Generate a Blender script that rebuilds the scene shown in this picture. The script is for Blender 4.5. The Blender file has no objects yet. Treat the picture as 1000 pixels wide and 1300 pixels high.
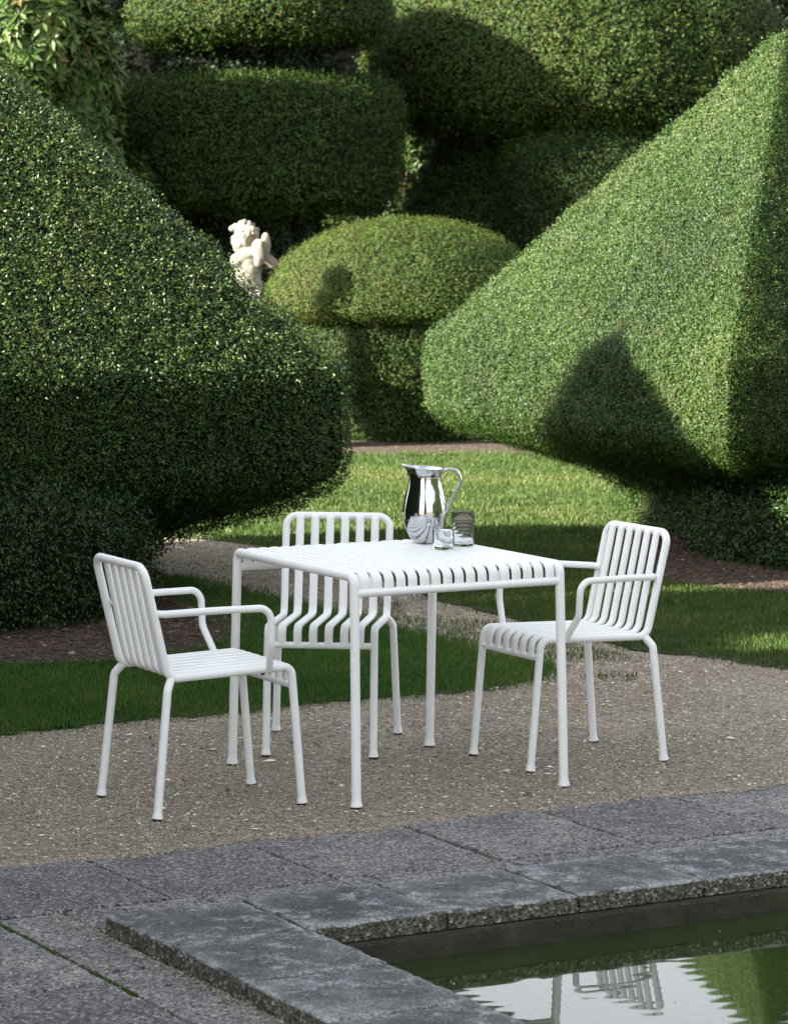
import bpy, bmesh, math
import numpy as np
from mathutils import Vector, Matrix

SC = bpy.context.scene
COL = SC.collection
RNG = np.random.default_rng(7)

# ------------------------------------------------------------------ camera model (solved from the table and chairs)
F, HC, PITCH, ROLL = 3956.27, 1.897, 0.0974, -0.0044


def G(px, py, z=0.0):
    """photo pixel -> world x, y on the level z"""
    X, Y = px - 500.0, 650.0 - py
    cr, sr = math.cos(ROLL), math.sin(ROLL)
    u, v = cr * X + sr * Y, -sr * X + cr * Y
    cp, sp = math.cos(PITCH), math.sin(PITCH)
    D = np.array([u, F * cp + v * sp, -F * sp + v * cp])
    return (D * ((z - HC) / D[2]))[:2]


# ------------------------------------------------------------------ small helpers
def link(o, parent=None):
    COL.objects.link(o)
    if parent is not None:
        o.parent = parent
    return o


def tag(o, label=None, cat=None, group=None, kind=None):
    if label: o['label'] = label
    if cat: o['category'] = cat
    if group: o['group'] = group
    if kind: o['kind'] = kind
    return o


def empty(name, loc=(0, 0, 0), rz=0.0):
    o = bpy.data.objects.new(name, None)
    o.empty_display_size = 0.1
    o.location = loc
    o.rotation_euler = (0, 0, rz)
    return link(o)


def mesh_np(name, V, Fq, mats, parent=None, smooth=False, rnd=None, mi=None):
    """V (n,3), Fq (m,k) all faces with k corners"""
    V = np.asarray(V, np.float32); Fq = np.asarray(Fq, np.int32)
    m, k = Fq.shape
    me = bpy.data.meshes.new(name)
    me.vertices.add(len(V)); me.vertices.foreach_set('co', V.ravel())
    me.loops.add(m * k); me.loops.foreach_set('vertex_index', Fq.ravel())
    me.polygons.add(m)
    me.polygons.foreach_set('loop_start', np.arange(0, m * k, k, dtype=np.int32))
    me.polygons.foreach_set('use_smooth', np.full(m, bool(smooth)) if not hasattr(smooth, '__len__') else smooth)
    if mi is not None:
        me.polygons.foreach_set('material_index', np.asarray(mi, np.int32))
    me.update(calc_edges=True)
    if rnd is not None:
        a = me.attributes.new('rnd', 'FLOAT', 'FACE')
        a.data.foreach_set('value', np.asarray(rnd, np.float32))
    for mt in (mats if isinstance(mats, (list, tuple)) else [mats]):
        me.materials.append(mt)
    o = bpy.data.objects.new(name, me)
    return link(o, parent)


class MB:
    """collects triangles and quads, then links them as one mesh object"""

    def __init__(s):
        s.v = []; s.f = []; s.n = 0

    def add(s, V, Fc):
        V = [tuple(map(float, p)) for p in V]
        s.v += V
        s.f += [tuple(int(i) + s.n for i in f) for f in Fc]
        s.n += len(V)

    def build(s, name, mat, parent=None, smooth=True, angle=40, weld=False):
        me = bpy.data.meshes.new(name)
        me.from_pydata(s.v, [], s.f)
        bm = bmesh.new(); bm.from_mesh(me)
        if weld: bmesh.ops.remove_doubles(bm, verts=bm.verts, dist=1e-6)
        bmesh.ops.recalc_face_normals(bm, faces=bm.faces)
        if smooth:
            for f in bm.faces: f.smooth = True
            for e in bm.edges:
                if len(e.link_faces) == 2 and e.calc_face_angle(0) > math.radians(angle): e.smooth = False
        bm.to_mesh(me); bm.free()
        for mt in (mat if isinstance(mat, (list, tuple)) else [mat]): me.materials.append(mt)
        return link(bpy.data.objects.new(name, me), parent)


def unit(v):
    v = np.asarray(v, float)
    return v / (np.linalg.norm(v, axis=-1, keepdims=True) + 1e-12)


def fillet(pts, rad, n=9):
    """polyline with rounded corners; rad = one radius per inner corner"""
    pts = [np.asarray(p, float) for p in pts]
    if not hasattr(rad, '__len__'): rad = [rad] * (len(pts) - 2)
    out = [pts[0]]; mids = []
    for i in range(1, len(pts) - 1):
        a, b, c = pts[i - 1], pts[i], pts[i + 1]
        d1, d2 = unit(a - b), unit(c - b)
        th = math.acos(max(-1, min(1, float(d1 @ d2))))
        r = rad[i - 1]
        t = min(r / math.tan(th / 2), .49 * np.linalg.norm(a - b), .49 * np.linalg.norm(c - b))
        r = t * math.tan(th / 2)
        cen = b + unit(d1 + d2) * (r / math.sin(th / 2))
        p1, p2 = b + d1 * t - cen, b + d2 * t - cen
        om = math.acos(max(-1, min(1, float(unit(p1) @ unit(p2)))))
        for k in range(n + 1):
            s = k / n
            q = (math.sin((1 - s) * om) * p1 + math.sin(s * om) * p2) / math.sin(om) if om > 1e-4 else p1
            out.append(cen + q)
            if k == n // 2: mids.append(len(out) - 1)
    out.append(pts[-1])
    return np.array(out), mids


def tube(mb, path, r, seg=16, caps=True):
    path = np.asarray(path, float)
    n = len(path)
    r = np.full(n, r) if not hasattr(r, '__len__') else np.asarray(r, float)
    T = np.gradient(path, axis=0); T[0] = path[1] - path[0]; T[-1] = path[-1] - path[-2]
    T = unit(T)
    ref = np.array([0, 0, 1.0]) if abs(T[0][2]) < .9 else np.array([1.0, 0, 0])
    N = unit(np.cross(T[0], ref)); V = []
    for i in range(n):
        N = unit(N - T[i] * (N @ T[i])); B = np.cross(T[i], N)
        for k in range(seg):
            a = 2 * math.pi * k / seg
            V.append(path[i] + r[i] * (math.cos(a) * N + math.sin(a) * B))
    Fc = [(i * seg + k, i * seg + (k + 1) % seg, (i + 1) * seg + (k + 1) % seg, (i + 1) * seg + k)
          for i in range(n - 1) for k in range(seg)]
    if caps:
        Fc += [tuple(range(seg - 1, -1, -1)), tuple((n - 1) * seg + k for k in range(seg))]
    mb.add(V, Fc)


def strip(mb, path, width, thick, off=0.0):
    """flat slat with rounded edges swept along a path whose points share one x"""
    path = np.asarray(path, float); n = len(path)
    T = np.gradient(path, axis=0); T[0] = path[1] - path[0]; T[-1] = path[-1] - path[-2]
    T = unit(T)
    X = np.array([1.0, 0, 0]); N = unit(np.cross(X, T))
    hw, ht = width / 2, thick / 2
    prof = [(-hw, 0), (-hw + ht * .35, ht * .75), (-hw + ht, ht), (0, ht * 1.25), (hw - ht, ht), (hw - ht * .35, ht * .75), (hw, 0),
            (hw - ht * .35, -ht * .75), (hw - ht, -ht), (-hw + ht, -ht), (-hw + ht * .35, -ht * .75)]
    m = len(prof); V = []
    for i in range(n):
        for a, b in prof: V.append(path[i] + X * a + N[i] * (b + off))
    Fc = [(i * m + k, i * m + (k + 1) % m, (i + 1) * m + (k + 1) % m, (i + 1) * m + k) for i in range(n - 1) for k in range(m)]
    Fc += [tuple(range(m - 1, -1, -1)), tuple((n - 1) * m + k for k in range(m))]
    mb.add(V, Fc)


def lathe(mb, prof, seg=40, close=False):
    n = len(prof); V = []
    for r, z in prof:
        for k in range(seg):
            a = 2 * math.pi * k / seg
            V.append((r * math.cos(a), r * math.sin(a), z))
    rows = n if close else n - 1
    Fc = [(i * seg + k, i * seg + (k + 1) % seg, ((i + 1) % n) * seg + (k + 1) % seg, ((i + 1) % n) * seg + k) for i in range(rows) for k in range(seg)]
    if not close:
        if prof[0][0] > 1e-6: Fc.append(tuple(range(seg - 1, -1, -1)))
        if prof[-1][0] > 1e-6: Fc.append(tuple((n - 1) * seg + k for k in range(seg)))
    mb.add(V, Fc)


# value noise -------------------------------------------------------------------------------------
_tab = np.random.default_rng(3).random(4096)


def vnoise(P, scale=1.0, seed=0):
    P = np.asarray(P, float) * scale + seed * 17.3
    i = np.floor(P).astype(np.int64); f = P - i; f = f * f * (3 - 2 * f)
    out = 0
    for dx in (0, 1):
        for dy in (0, 1):
            for dz in (0, 1):
                h = ((i[..., 0] + dx) * 73856093 ^ (i[..., 1] + dy) * 19349663 ^ (i[..., 2] + dz) * 83492791) & 4095
                w = (f[..., 0] if dx else 1 - f[..., 0]) * (f[..., 1] if dy else 1 - f[..., 1]) * (f[..., 2] if dz else 1 - f[..., 2])
                out = out + _tab[h] * w
    return out * 2 - 1


def fbm(P, scale, seed=0, octv=3):
    s = 0; a = 1.0
    for k in range(octv):
        s = s + a * vnoise(P, scale * 2 ** k, seed + k); a *= .5
    return s


# ------------------------------------------------------------------ materials
def new_mat(name):
    m = bpy.data.materials.new(name); m.use_nodes = True
    nt = m.node_tree
    b = nt.nodes['Principled BSDF']
    return m, nt, b


def nd(nt, typ, **kw):
    n = nt.nodes.new(typ)
    for k, v in kw.items():
        if k in n.inputs: n.inputs[k].default_value = v
        else: setattr(n, k, v)
    return n


def ramp(nt, fac, stops, interp='LINEAR'):
    r = nt.nodes.new('ShaderNodeValToRGB'); r.color_ramp.interpolation = interp
    el = r.color_ramp.elements
    while len(el) < len(stops): el.new(.5)
    for e, (p, c) in zip(el, stops):
        e.position = p; e.color = (*c, 1) if len(c) == 3 else c
    nt.links.new(fac, r.inputs['Fac'])
    return r.outputs['Color']


def mix(nt, fac, a, b, mode='MIX'):
    m = nt.nodes.new('ShaderNodeMix'); m.data_type = 'RGBA'; m.blend_type = mode
    for sock, v in ((m.inputs[0], fac), (m.inputs[6], a), (m.inputs[7], b)):
        if hasattr(v, 'is_linked') or hasattr(v, 'links'): nt.links.new(v, sock)
        elif isinstance(v, (int, float)): sock.default_value = v
        else: sock.default_value = (*v, 1)
    return m.outputs[2]


def coords(nt, kind='Object', scale=None):
    tc = nt.nodes.new('ShaderNodeTexCoord')
    return tc.outputs[kind]


def world_pos(nt):
    return nt.nodes.new('ShaderNodeNewGeometry').outputs['Position']


def noise(nt, vec, scale, detail=4, rough=.6):
    n = nd(nt, 'ShaderNodeTexNoise', Scale=scale, Detail=detail, Roughness=rough)
    nt.links.new(vec, n.inputs['Vector'])
    return n.outputs['Fac']


def voro(nt, vec, scale, feature='F1', out='Distance', rnd=1.0):
    n = nd(nt, 'ShaderNodeTexVoronoi', Scale=scale, Randomness=rnd); n.feature = feature
    nt.links.new(vec, n.inputs['Vector'])
    return n.outputs[out]


def bump(nt, b, height, strength, dist):
    n = nd(nt, 'ShaderNodeBump', Strength=strength, Distance=dist)
    nt.links.new(height, n.inputs['Height'])
    if b.inputs['Normal'].is_linked:
        nt.links.new(b.inputs['Normal'].links[0].from_socket, n.inputs['Normal'])
    nt.links.new(n.outputs['Normal'], b.inputs['Normal'])


def leaf_material(name, stops, rough=.42, trans=.22, spec=.5, tired=.38):
    m, nt, b = new_mat(name)
    at = nd(nt, 'ShaderNodeAttribute'); at.attribute_name = 'rnd'
    c = ramp(nt, at.outputs['Fac'], stops)
    n = noise(nt, world_pos(nt), 2.2, 3)
    hs = nd(nt, 'ShaderNodeHueSaturation')
    mr = nd(nt, 'ShaderNodeMapRange'); mr.inputs['To Min'].default_value = .7; mr.inputs['To Max'].default_value = 1.3
    nt.links.new(n, mr.inputs['Value']); nt.links.new(mr.outputs['Result'], hs.inputs['Value'])
    nt.links.new(c, hs.inputs['Color'])
    col = hs.outputs['Color']
    nt.links.new(col, b.inputs['Base Color'])
    b.inputs['Roughness'].default_value = rough
    b.inputs['Specular IOR Level'].default_value = spec
    # thin, sun-tired patches
    pt = noise(nt, world_pos(nt), 4.2, 6, .65)
    col = mix(nt, ramp(nt, pt, [(.54, (0, 0, 0)), (.72, (tired, tired, tired))]), col, (.085, .082, .030))
    nt.links.new(col, b.inputs['Base Color'])
    tr = nd(nt, 'ShaderNodeBsdfTranslucent')
    g2 = nd(nt, 'ShaderNodeMix'); g2.data_type = 'RGBA'; g2.blend_type = 'MULTIPLY'; g2.inputs[0].default_value = 1
    nt.links.new(col, g2.inputs[6]); g2.inputs[7].default_value = (1.5, 1.6, .7, 1)
    nt.links.new(g2.outputs[2], tr.inputs['Color'])
    ms = nd(nt, 'ShaderNodeMixShader'); ms.inputs[0].default_value = trans
    nt.links.new(b.outputs[0], ms.inputs[1]); nt.links.new(tr.outputs[0], ms.inputs[2])
    nt.links.new(ms.outputs[0], nt.nodes['Material Output'].inputs['Surface'])
    return m


def plain(name, col, rough=.5, metal=0.0, spec=.5):
    m, nt, b = new_mat(name)
    b.inputs['Base Color'].default_value = (*col, 1)
    b.inputs['Roughness'].default_value = rough
    b.inputs['Metallic'].default_value = metal
    b.inputs['Specular IOR Level'].default_value = spec
    return m


M = {}
# powder coated steel: fine orange-peel texture
m, nt, b = new_mat('white_powder_coat')
v = coords(nt)
b.inputs['Roughness'].default_value = .38
nt.links.new(ramp(nt, noise(nt, v, 9, 4), [(.3, (.80, .82, .82)), (.7, (.86, .87, .87))]), b.inputs['Base Color'])
bump(nt, b, noise(nt, v, 900, 2), .12, .0006)
M['white'] = m
M['glide'] = plain('black_plastic_glide', (.015, .015, .016), .5)

# polished steel of the pitcher
m, nt, b = new_mat('polished_steel')
b.inputs['Metallic'].default_value = 1; b.inputs['Base Color'].default_value = (.60, .61, .63, 1)
nt.links.new(ramp(nt, noise(nt, coords(nt), 14, 3), [(.3, (.07,) * 3), (.7, (.15,) * 3)]), b.inputs['Roughness'])
M['steel'] = m
m, nt, b = new_mat('clear_glass')
b.inputs['Transmission Weight'].default_value = 1; b.inputs['Roughness'].default_value = 0.0
b.inputs['IOR'].default_value = 1.16; b.inputs['Base Color'].default_value = (.97, .99, 1, 1)
M['glass'] = m
m, nt, b = new_mat('drinking_water')
b.inputs['Transmission Weight'].default_value = 1; b.inputs['Roughness'].default_value = 0.0
b.inputs['IOR'].default_value = 1.09; b.inputs['Base Color'].default_value = (.97, .99, 1, 1)
M['water_clear'] = m

# marble / weathered stone of the statue
m, nt, b = new_mat('weathered_marble')
v = coords(nt)
c = ramp(nt, noise(nt, v, 7, 6, .7), [(.38, (.075, .062, .04)), (.5, (.18, .162, .125)), (.66, (.28, .262, .215))])
nt.links.new(c, b.inputs['Base Color']); b.inputs['Roughness'].default_value = .8
bump(nt, b, noise(nt, v, 60, 4), .35, .004)
M['marble'] = m

# gravel sheet
m, nt, b = new_mat('gravel_surface')
v = world_pos(nt)
cell = voro(nt, v, 95, out='Color')
sep = nd(nt, 'ShaderNodeSeparateColor'); nt.links.new(cell, sep.inputs[0])
c1 = ramp(nt, sep.outputs[0], [(0, (.040, .035, .028)), (.35, (.17, .148, .115)), (.7, (.255, .218, .16)), (.93, (.40, .35, .275)), (1, (.66, .62, .56))])
big = noise(nt, v, 2.1, 7, .7)
c2 = mix(nt, ramp(nt, big, [(.35, (0, 0, 0)), (.65, (1, 1, 1))]), c1, mix(nt, .62, c1, (.225, .192, .14)))
nt.links.new(c2, b.inputs['Base Color']); b.inputs['Roughness'].default_value = .85
bump(nt, b, noise(nt, v, 5, 5), .6, .03)
bump(nt, b, voro(nt, v, 95), .9, .006)
M['gravel'] = m

# loose stones
m, nt, b = new_mat('loose_pebbles')
at = nd(nt, 'ShaderNodeAttribute'); at.attribute_name = 'rnd'
c = ramp(nt, at.outputs['Fac'], [(0, (.045, .039, .031)), (.3, (.20, .174, .134)), (.62, (.29, .247, .182)), (.88, (.44, .385, .30)), (.95, (.66, .62, .55)), (1, (.80, .77, .72))])
nt.links.new(c, b.inputs['Base Color']); b.inputs['Roughness'].default_value = .7
M['pebble'] = m


def stone_mat(name, dark, mid, pale, speck, spk, patch, grain, thr, worn=(.36, .37, .375)):
    m, nt, b = new_mat(name)
    v = world_pos(nt)
    base = ramp(nt, noise(nt, v, 4.5, 7, .7), [(.32, dark), (.5, mid), (.7, pale)])
    tn = nd(nt, 'ShaderNodeAttribute'); tn.attribute_name = 'tone'
    base = mix(nt, 1.0, base, ramp(nt, tn.outputs['Fac'], [(0, (.68, .68, .70)), (1, (1.35, 1.32, 1.26))]), 'MULTIPLY')
    # pale lichen bloom and rain marks
    stain = noise(nt, v, 13, 10, .82)
    base = mix(nt, ramp(nt, stain, [(.52, (0, 0, 0)), (.60, (patch, patch, patch))]), base, (.30, .31, .32))
    # worn, paler arrises
    at = nd(nt, 'ShaderNodeAttribute'); at.attribute_name = 'wear'
    base = mix(nt, at.outputs['Fac'], base, worn)
    # exposed grains, dark and light
    cell = voro(nt, v, spk, out='Color')
    sp = nd(nt, 'ShaderNodeSeparateColor'); nt.links.new(cell, sp.inputs[0])
    g = ramp(nt, sp.outputs[0], [(0, (1 - grain,) * 3), (.6, (1, 1, 1)), (1, (1 + grain * .9,) * 3)])
    base = mix(nt, 1.0, base, g, 'MULTIPLY')
    base = mix(nt, ramp(nt, sp.outputs[1], [(thr, (0, 0, 0)), (thr + .05, (.75, .75, .75))]), base, speck)
    fine = noise(nt, v, 330, 3, .8)
    base = mix(nt, ramp(nt, fine, [(.30, (.75, .75, .75)), (.46, (0, 0, 0))]), base, (.012, .012, .014))
    nt.links.new(base, b.inputs['Base Color'])
    b.inputs['Roughness'].default_value = .8
    bump(nt, b, noise(nt, v, 22, 6, .7), .4, .006)
    bump(nt, b, voro(nt, v, spk), .6, .003)
    return m


M['coping'] = stone_mat('coping_stone', (.017, .020, .025), (.054, .059, .066), (.16, .165, .170), (.36, .36, .35), 240, .9, .7, .95)
M['paving'] = stone_mat('aggregate_paving', (.060, .062, .068), (.115, .115, .120), (.19, .185, .18), (.40, .385, .36), 140, .12, .95, .90, (.16, .16, .162))
# raw aggregate flanks of the coping
m, nt, b = new_mat('raw_aggregate_edge')
v = world_pos(nt)
cell = voro(nt, v, 130, out='Color'); sp = nd(nt, 'ShaderNodeSeparateColor'); nt.links.new(cell, sp.inputs[0])
c = ramp(nt, sp.outputs[0], [(0, (.025, .026, .02)), (.5, (.085, .083, .065)), (.85, (.17, .165, .135)), (1, (.40, .39, .34))])
c = mix(nt, ramp(nt, noise(nt, v, 9, 5), [(.5, (0, 0, 0)), (.7, (.6, .6, .6))]), c, (.045, .055, .025))
nt.links.new(c, b.inputs['Base Color']); b.inputs['Roughness'].default_value = .85
bump(nt, b, voro(nt, v, 130), 1.0, .006)
M['aggregate'] = m

m, nt, b = new_mat('mossy_pool_wall')
v = world_pos(nt)
c = ramp(nt, noise(nt, v, 12, 6, .7), [(.3, (.012, .014, .008)), (.6, (.035, .038, .022)), (.8, (.07, .07, .05))])
nt.links.new(c, b.inputs['Base Color']); b.inputs['Roughness'].default_value = .6
bump(nt, b, noise(nt, v, 60, 4), .6, .006)
M['pool_wall'] = m

m, nt, b = new_mat('pond_water')
v = world_pos(nt)
c = ramp(nt, noise(nt, v, 1.3, 4), [(.3, (.016, .024, .006)), (.7, (.028, .040, .010))])
cell = voro(nt, v, 16, out='Distance'); 
c = mix(nt, ramp(nt, cell, [(0, (1, 1, 1)), (.035, (0, 0, 0))]), c, (.16, .15, .11))
nt.links.new(c, b.inputs['Base Color'])
b.inputs['Roughness'].default_value = .015; b.inputs['IOR'].default_value = 1.6
mp = nd(nt, 'ShaderNodeMapping'); nt.links.new(v, mp.inputs['Vector'])
mp.inputs['Rotation'].default_value = (0, 0, math.radians(-30)); mp.inputs['Scale'].default_value = (1, 1.6, 1)
bump(nt, b, noise(nt, mp.outputs[0], 2.5, 1, .3), .008, .03)
wv = nd(nt, 'ShaderNodeTexWave', Scale=3.2, Distortion=5.0, Detail=1.0); wv.wave_type = 'RINGS'
nt.links.new(mp.outputs[0], wv.inputs['Vector'])
bump(nt, b, wv.outputs['Fac'], .010, .006)
M['pond'] = m

# grass
M['grass_lush'] = leaf_material('lush_grass_blade', [(0, (.016, .052, .007)), (.45, (.040, .102, .015)), (.85, (.085, .140, .030)), (1, (.17, .145, .065))], .5, .25, .25, .15)
M['grass'] = leaf_material('grass_blade', [(0, (.018, .044, .006)), (.45, (.043, .080, .013)), (.85, (.085, .108, .026)), (1, (.17, .145, .065))], .5, .25, .25)
m, nt, b = new_mat('turf_soil')
v = world_pos(nt)
c = ramp(nt, noise(nt, v, 45, 5, .7), [(.3, (.013, .020, .006)), (.6, (.030, .045, .012)), (.8, (.060, .060, .026))])
c = mix(nt, ramp(nt, noise(nt, v, 1.6, 4), [(.5, (0, 0, 0)), (.75, (.6, .6, .6))]), c, (.075, .068, .034))
nt.links.new(c, b.inputs['Base Color']); b.inputs['Roughness'].default_value = .95
bump(nt, b, noise(nt, v, 90, 4), .8, .015)
M['turf'] = m
m, nt, b = new_mat('bark_mulch')
v = world_pos(nt)
cell = voro(nt, v, 60, out='Color'); sp = nd(nt, 'ShaderNodeSeparateColor'); nt.links.new(cell, sp.inputs[0])
c = ramp(nt, sp.outputs[0], [(0, (.012, .008, .006)), (.6, (.036, .021, .014)), (.9, (.075, .044, .027)), (1, (.20, .13, .075))])
nt.links.new(c, b.inputs['Base Color']); b.inputs['Roughness'].default_value = .9
bump(nt, b, voro(nt, v, 60), .9, .012)
M['mulch'] = m
m, nt, b = new_mat('mulch_chip')
at = nd(nt, 'ShaderNodeAttribute'); at.attribute_name = 'rnd'
c = ramp(nt, at.outputs['Fac'], [(0, (.014, .009, .006)), (.6, (.045, .025, .016)), (.9, (.10, .06, .034)), (1, (.30, .22, .12))])
nt.links.new(c, b.inputs['Base Color']); b.inputs['Roughness'].default_value = .85
M['chip'] = m

# foliage
M['yew_near'] = leaf_material('yew_leaf_near', [(0, (.004, .015, .002)), (.4, (.017, .043, .005)), (.8, (.040, .074, .010)), (.97, (.085, .115, .026)), (1, (.07, .04, .018))], .45, .04, .22)
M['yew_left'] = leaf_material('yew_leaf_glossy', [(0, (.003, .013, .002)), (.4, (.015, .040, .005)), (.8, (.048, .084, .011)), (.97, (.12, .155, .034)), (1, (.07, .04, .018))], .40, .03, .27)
M['yew_far'] = leaf_material('yew_leaf_far', [(0, (.008, .021, .003)), (.5, (.027, .052, .007)), (.93, (.058, .086, .013)), (1, (.08, .045, .02))], .55, .05, .16)
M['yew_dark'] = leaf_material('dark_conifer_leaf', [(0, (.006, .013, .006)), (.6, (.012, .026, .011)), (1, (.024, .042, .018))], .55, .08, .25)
M['rhodo'] = leaf_material('rhododendron_leaf', [(0, (.018, .042, .007)), (.5, (.046, .086, .017)), (.9, (.090, .130, .032)), (1, (.11, .075, .03))], .45, .12, .3)
m, nt, b = new_mat('inner_twig_shade')  # near-black colour stands in for the shade deep between the leaves
v = world_pos(nt)
nt.links.new(ramp(nt, noise(nt, v, 35, 5, .7), [(.35, (.003, .005, .002)), (.7, (.010, .014, .005))]), b.inputs['Base Color'])
b.inputs['Roughness'].default_value = .9; b.inputs['Specular IOR Level'].default_value = .1
bump(nt, b, noise(nt, v, 50, 4), 1.0, .03)
M['inner'] = m
m, nt, b = new_mat('dark_bark')
v = world_pos(nt)
nt.links.new(ramp(nt, noise(nt, v, 18, 6, .7), [(.3, (.018, .012, .009)), (.7, (.07, .048, .035))]), b.inputs['Base Color'])
b.inputs['Roughness'].default_value = .9
bump(nt, b, noise(nt, v, 40, 5), .9, .02)
M['bark'] = m

# ------------------------------------------------------------------ ground, paving, pool
ANG = math.atan2(.497, .868)
U = np.array([.868, .497]); Vv = np.array([-.497, .868])
O = np.array([-.755, 8.0])          # outer corner of the coping


def uv(u, v): return O + U * u + Vv * v


POOL = (.43, 6.4, -6.4, -.43)        # u0,u1,v0,v1 of the wall faces


def rect_sheet(name, rects, z, mat):
    mb = MB()
    for (u0, u1, v0, v1) in rects:
        c = [uv(u0, v0), uv(u1, v0), uv(u1, v1), uv(u0, v1)]
        mb.add([(*p, z) for p in c], [(0, 1, 2, 3)])
    return mb.build(name, mat, smooth=False)


B = 250
u0, u1, v0, v1 = POOL
tag(rect_sheet('ground', [(-B, u0, -B, B), (u1, B, -B, B), (u0, u1, -B, v0), (u0, u1, v1, B)], 0, M['gravel']), kind='structure')
# pool basin and water
mb = MB()
zb = -.7
c = [uv(u0, v0), uv(u1, v0), uv(u1, v1), uv(u0, v1)]
for i in range(4):
    a, d = c[i], c[(i + 1) % 4]
    mb.add([(*a, 0), (*d, 0), (*d, zb), (*a, zb)], [(0, 1, 2, 3)])
mb.add([(*p, zb) for p in c], [(0, 1, 2, 3)])
tag(mb.build('pool_basin', M['pool_wall'], smooth=False), kind='structure')
WZ = -.055
mb = MB(); mb.add([(*p, WZ) for p in c], [(0, 1, 2, 3)])
tag(mb.build('pool_water', M['pond'], smooth=False), kind='structure')


def slab(mb, u0, u1, v0, v1, z0, z1, seed, chip=.0035, cell=.02, bev=.006):
    """rough-edged stone slab in the garden's u, v frame; returns nothing"""
    nx, ny = max(4, int((u1 - u0) / cell)), max(4, int((v1 - v0) / cell))
    xs = np.concatenate([[u0, u0 + bev * .35, u0 + bev], np.linspace(u0, u1, nx)[1:-1], [u1 - bev, u1 - bev * .35, u1]])
    ys = np.concatenate([[v0, v0 + bev * .35, v0 + bev], np.linspace(v0, v1, ny)[1:-1], [v1 - bev, v1 - bev * .35, v1]])
    X, Y = np.meshgrid(xs, ys, indexing='ij')
    ed = np.minimum(np.minimum(X - u0, u1 - X), np.minimum(Y - v0, v1 - Y))
    t = np.clip(ed / bev, 0, 1)
    Z = z1 - bev * (1 - np.sqrt(1 - (1 - t) ** 2))
    P = np.stack([X, Y, np.full_like(X, seed * 3.1)], -1)
    n1 = fbm(P, 26, seed, 3); n2 = fbm(P, 70, seed + 5, 2)
    near = np.exp(-ed / .012)
    Z = Z + .0012 * fbm(P, 9, seed + 9, 2) - chip * near * np.clip(n1 + .5 * n2, -.2, 1.3)
    cx, cy = (u0 + u1) / 2, (v0 + v1) / 2
    inn = chip * near * np.clip(n1, 0, 1.2)
    X2 = X - np.sign(X - cx) * inn * (np.minimum(X - u0, u1 - X) < .03)
    Y2 = Y - np.sign(Y - cy) * inn * (np.minimum(Y - v0, v1 - Y) < .03)
    n, k = X.shape
    W = O[None, None] + X2[..., None] * U + Y2[..., None] * Vv
    V = np.concatenate([W, Z[..., None]], -1).reshape(-1, 3)
    idx = np.arange(n * k).reshape(n, k)
    Fc = np.stack([idx[:-1, :-1], idx[1:, :-1], idx[1:, 1:], idx[:-1, 1:]], -1).reshape(-1, 4).tolist()
    top = len(Fc)
    ring = list(idx[:, 0]) + list(idx[-1, 1:]) + list(idx[-2::-1, -1]) + list(idx[0, -2:0:-1])
    base = V[ring].copy(); rows = 4
    side = []
    Vs = [V]
    off = len(V); prev = ring
    for r in range(1, rows + 1):
        q = base.copy(); q[:, 2] = base[:, 2] + (z0 - base[:, 2]) * r / rows
        if r < rows:
            cw = np.array([*uv(cx, cy)])
            d = unit(q[:, :2] - cw)
            q[:, :2] += d * (.0045 * fbm(q, 45, seed + 3, 3))[:, None]
        Vs.append(q); cur = list(range(off, off + len(ring))); off += len(ring)
        L = len(ring)
        side += [(prev[i], cur[i], cur[(i + 1) % L], prev[(i + 1) % L]) for i in range(L)]
        prev = cur
    wr = np.clip(np.exp(-ed / .014) * (.45 + .9 * n1) + .3 * np.exp(-ed / .04) * np.clip(fbm(P, 7, seed + 30, 3), 0, 1), 0, .85).reshape(-1)
    allv = np.concatenate(Vs)
    mb.tone = getattr(mb, 'tone', []) + [float(_tab[(seed * 37 + 5) & 4095])] * len(allv)
    mb.wear = getattr(mb, 'wear', []) + wr.tolist() + [0.0] * (len(allv) - len(wr))
    mb.add(allv, Fc + side)
    mb.mi = getattr(mb, 'mi', []) + [0] * top + [1] * len(side)


def add_wear(o, mb):
    for nm_ in ('wear', 'tone'):
        a = o.data.attributes.new(nm_, 'FLOAT', 'POINT'); a.data.foreach_set('value', np.array(getattr(mb, nm_), np.float32))


# coping stones, each a thing of its own
CW = .40
stones = [('corner', 0, CW, -CW, 0)]
far_edges = [.40, .81, 1.225, 1.635, 2.05, 2.46]
for i in range(5): stones.append(('far', far_edges[i], far_edges[i + 1], -CW, 0))
for i in range(4): stones.append(('left', 0, CW, -CW - .41 * (i + 1), -CW - .41 * i))
far_lab = ['mossy-edged coping stone at the far side of the pool, directly right of the corner stone',
           'coping stone with a pale brown stain behind the pool, right of the mossy-edged one',
           'long dark blue-grey coping stone in the middle of the far pool edge',
           'white-blotched coping stone at far right of the pool, next to the last one',
           'coping stone cut by the right edge of the picture on the far pool rim']
left_lab = ['blotched coping stone beside the inner corner of the pool, right below the corner stone',
            'coping stone on the near left rim whose right edge overhangs the reflected table',
            'coping stone at the bottom edge of the picture left of the water',
            'coping stone of the left pool rim nearest the camera']
ni = {'far': 0, 'left': 0}
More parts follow.
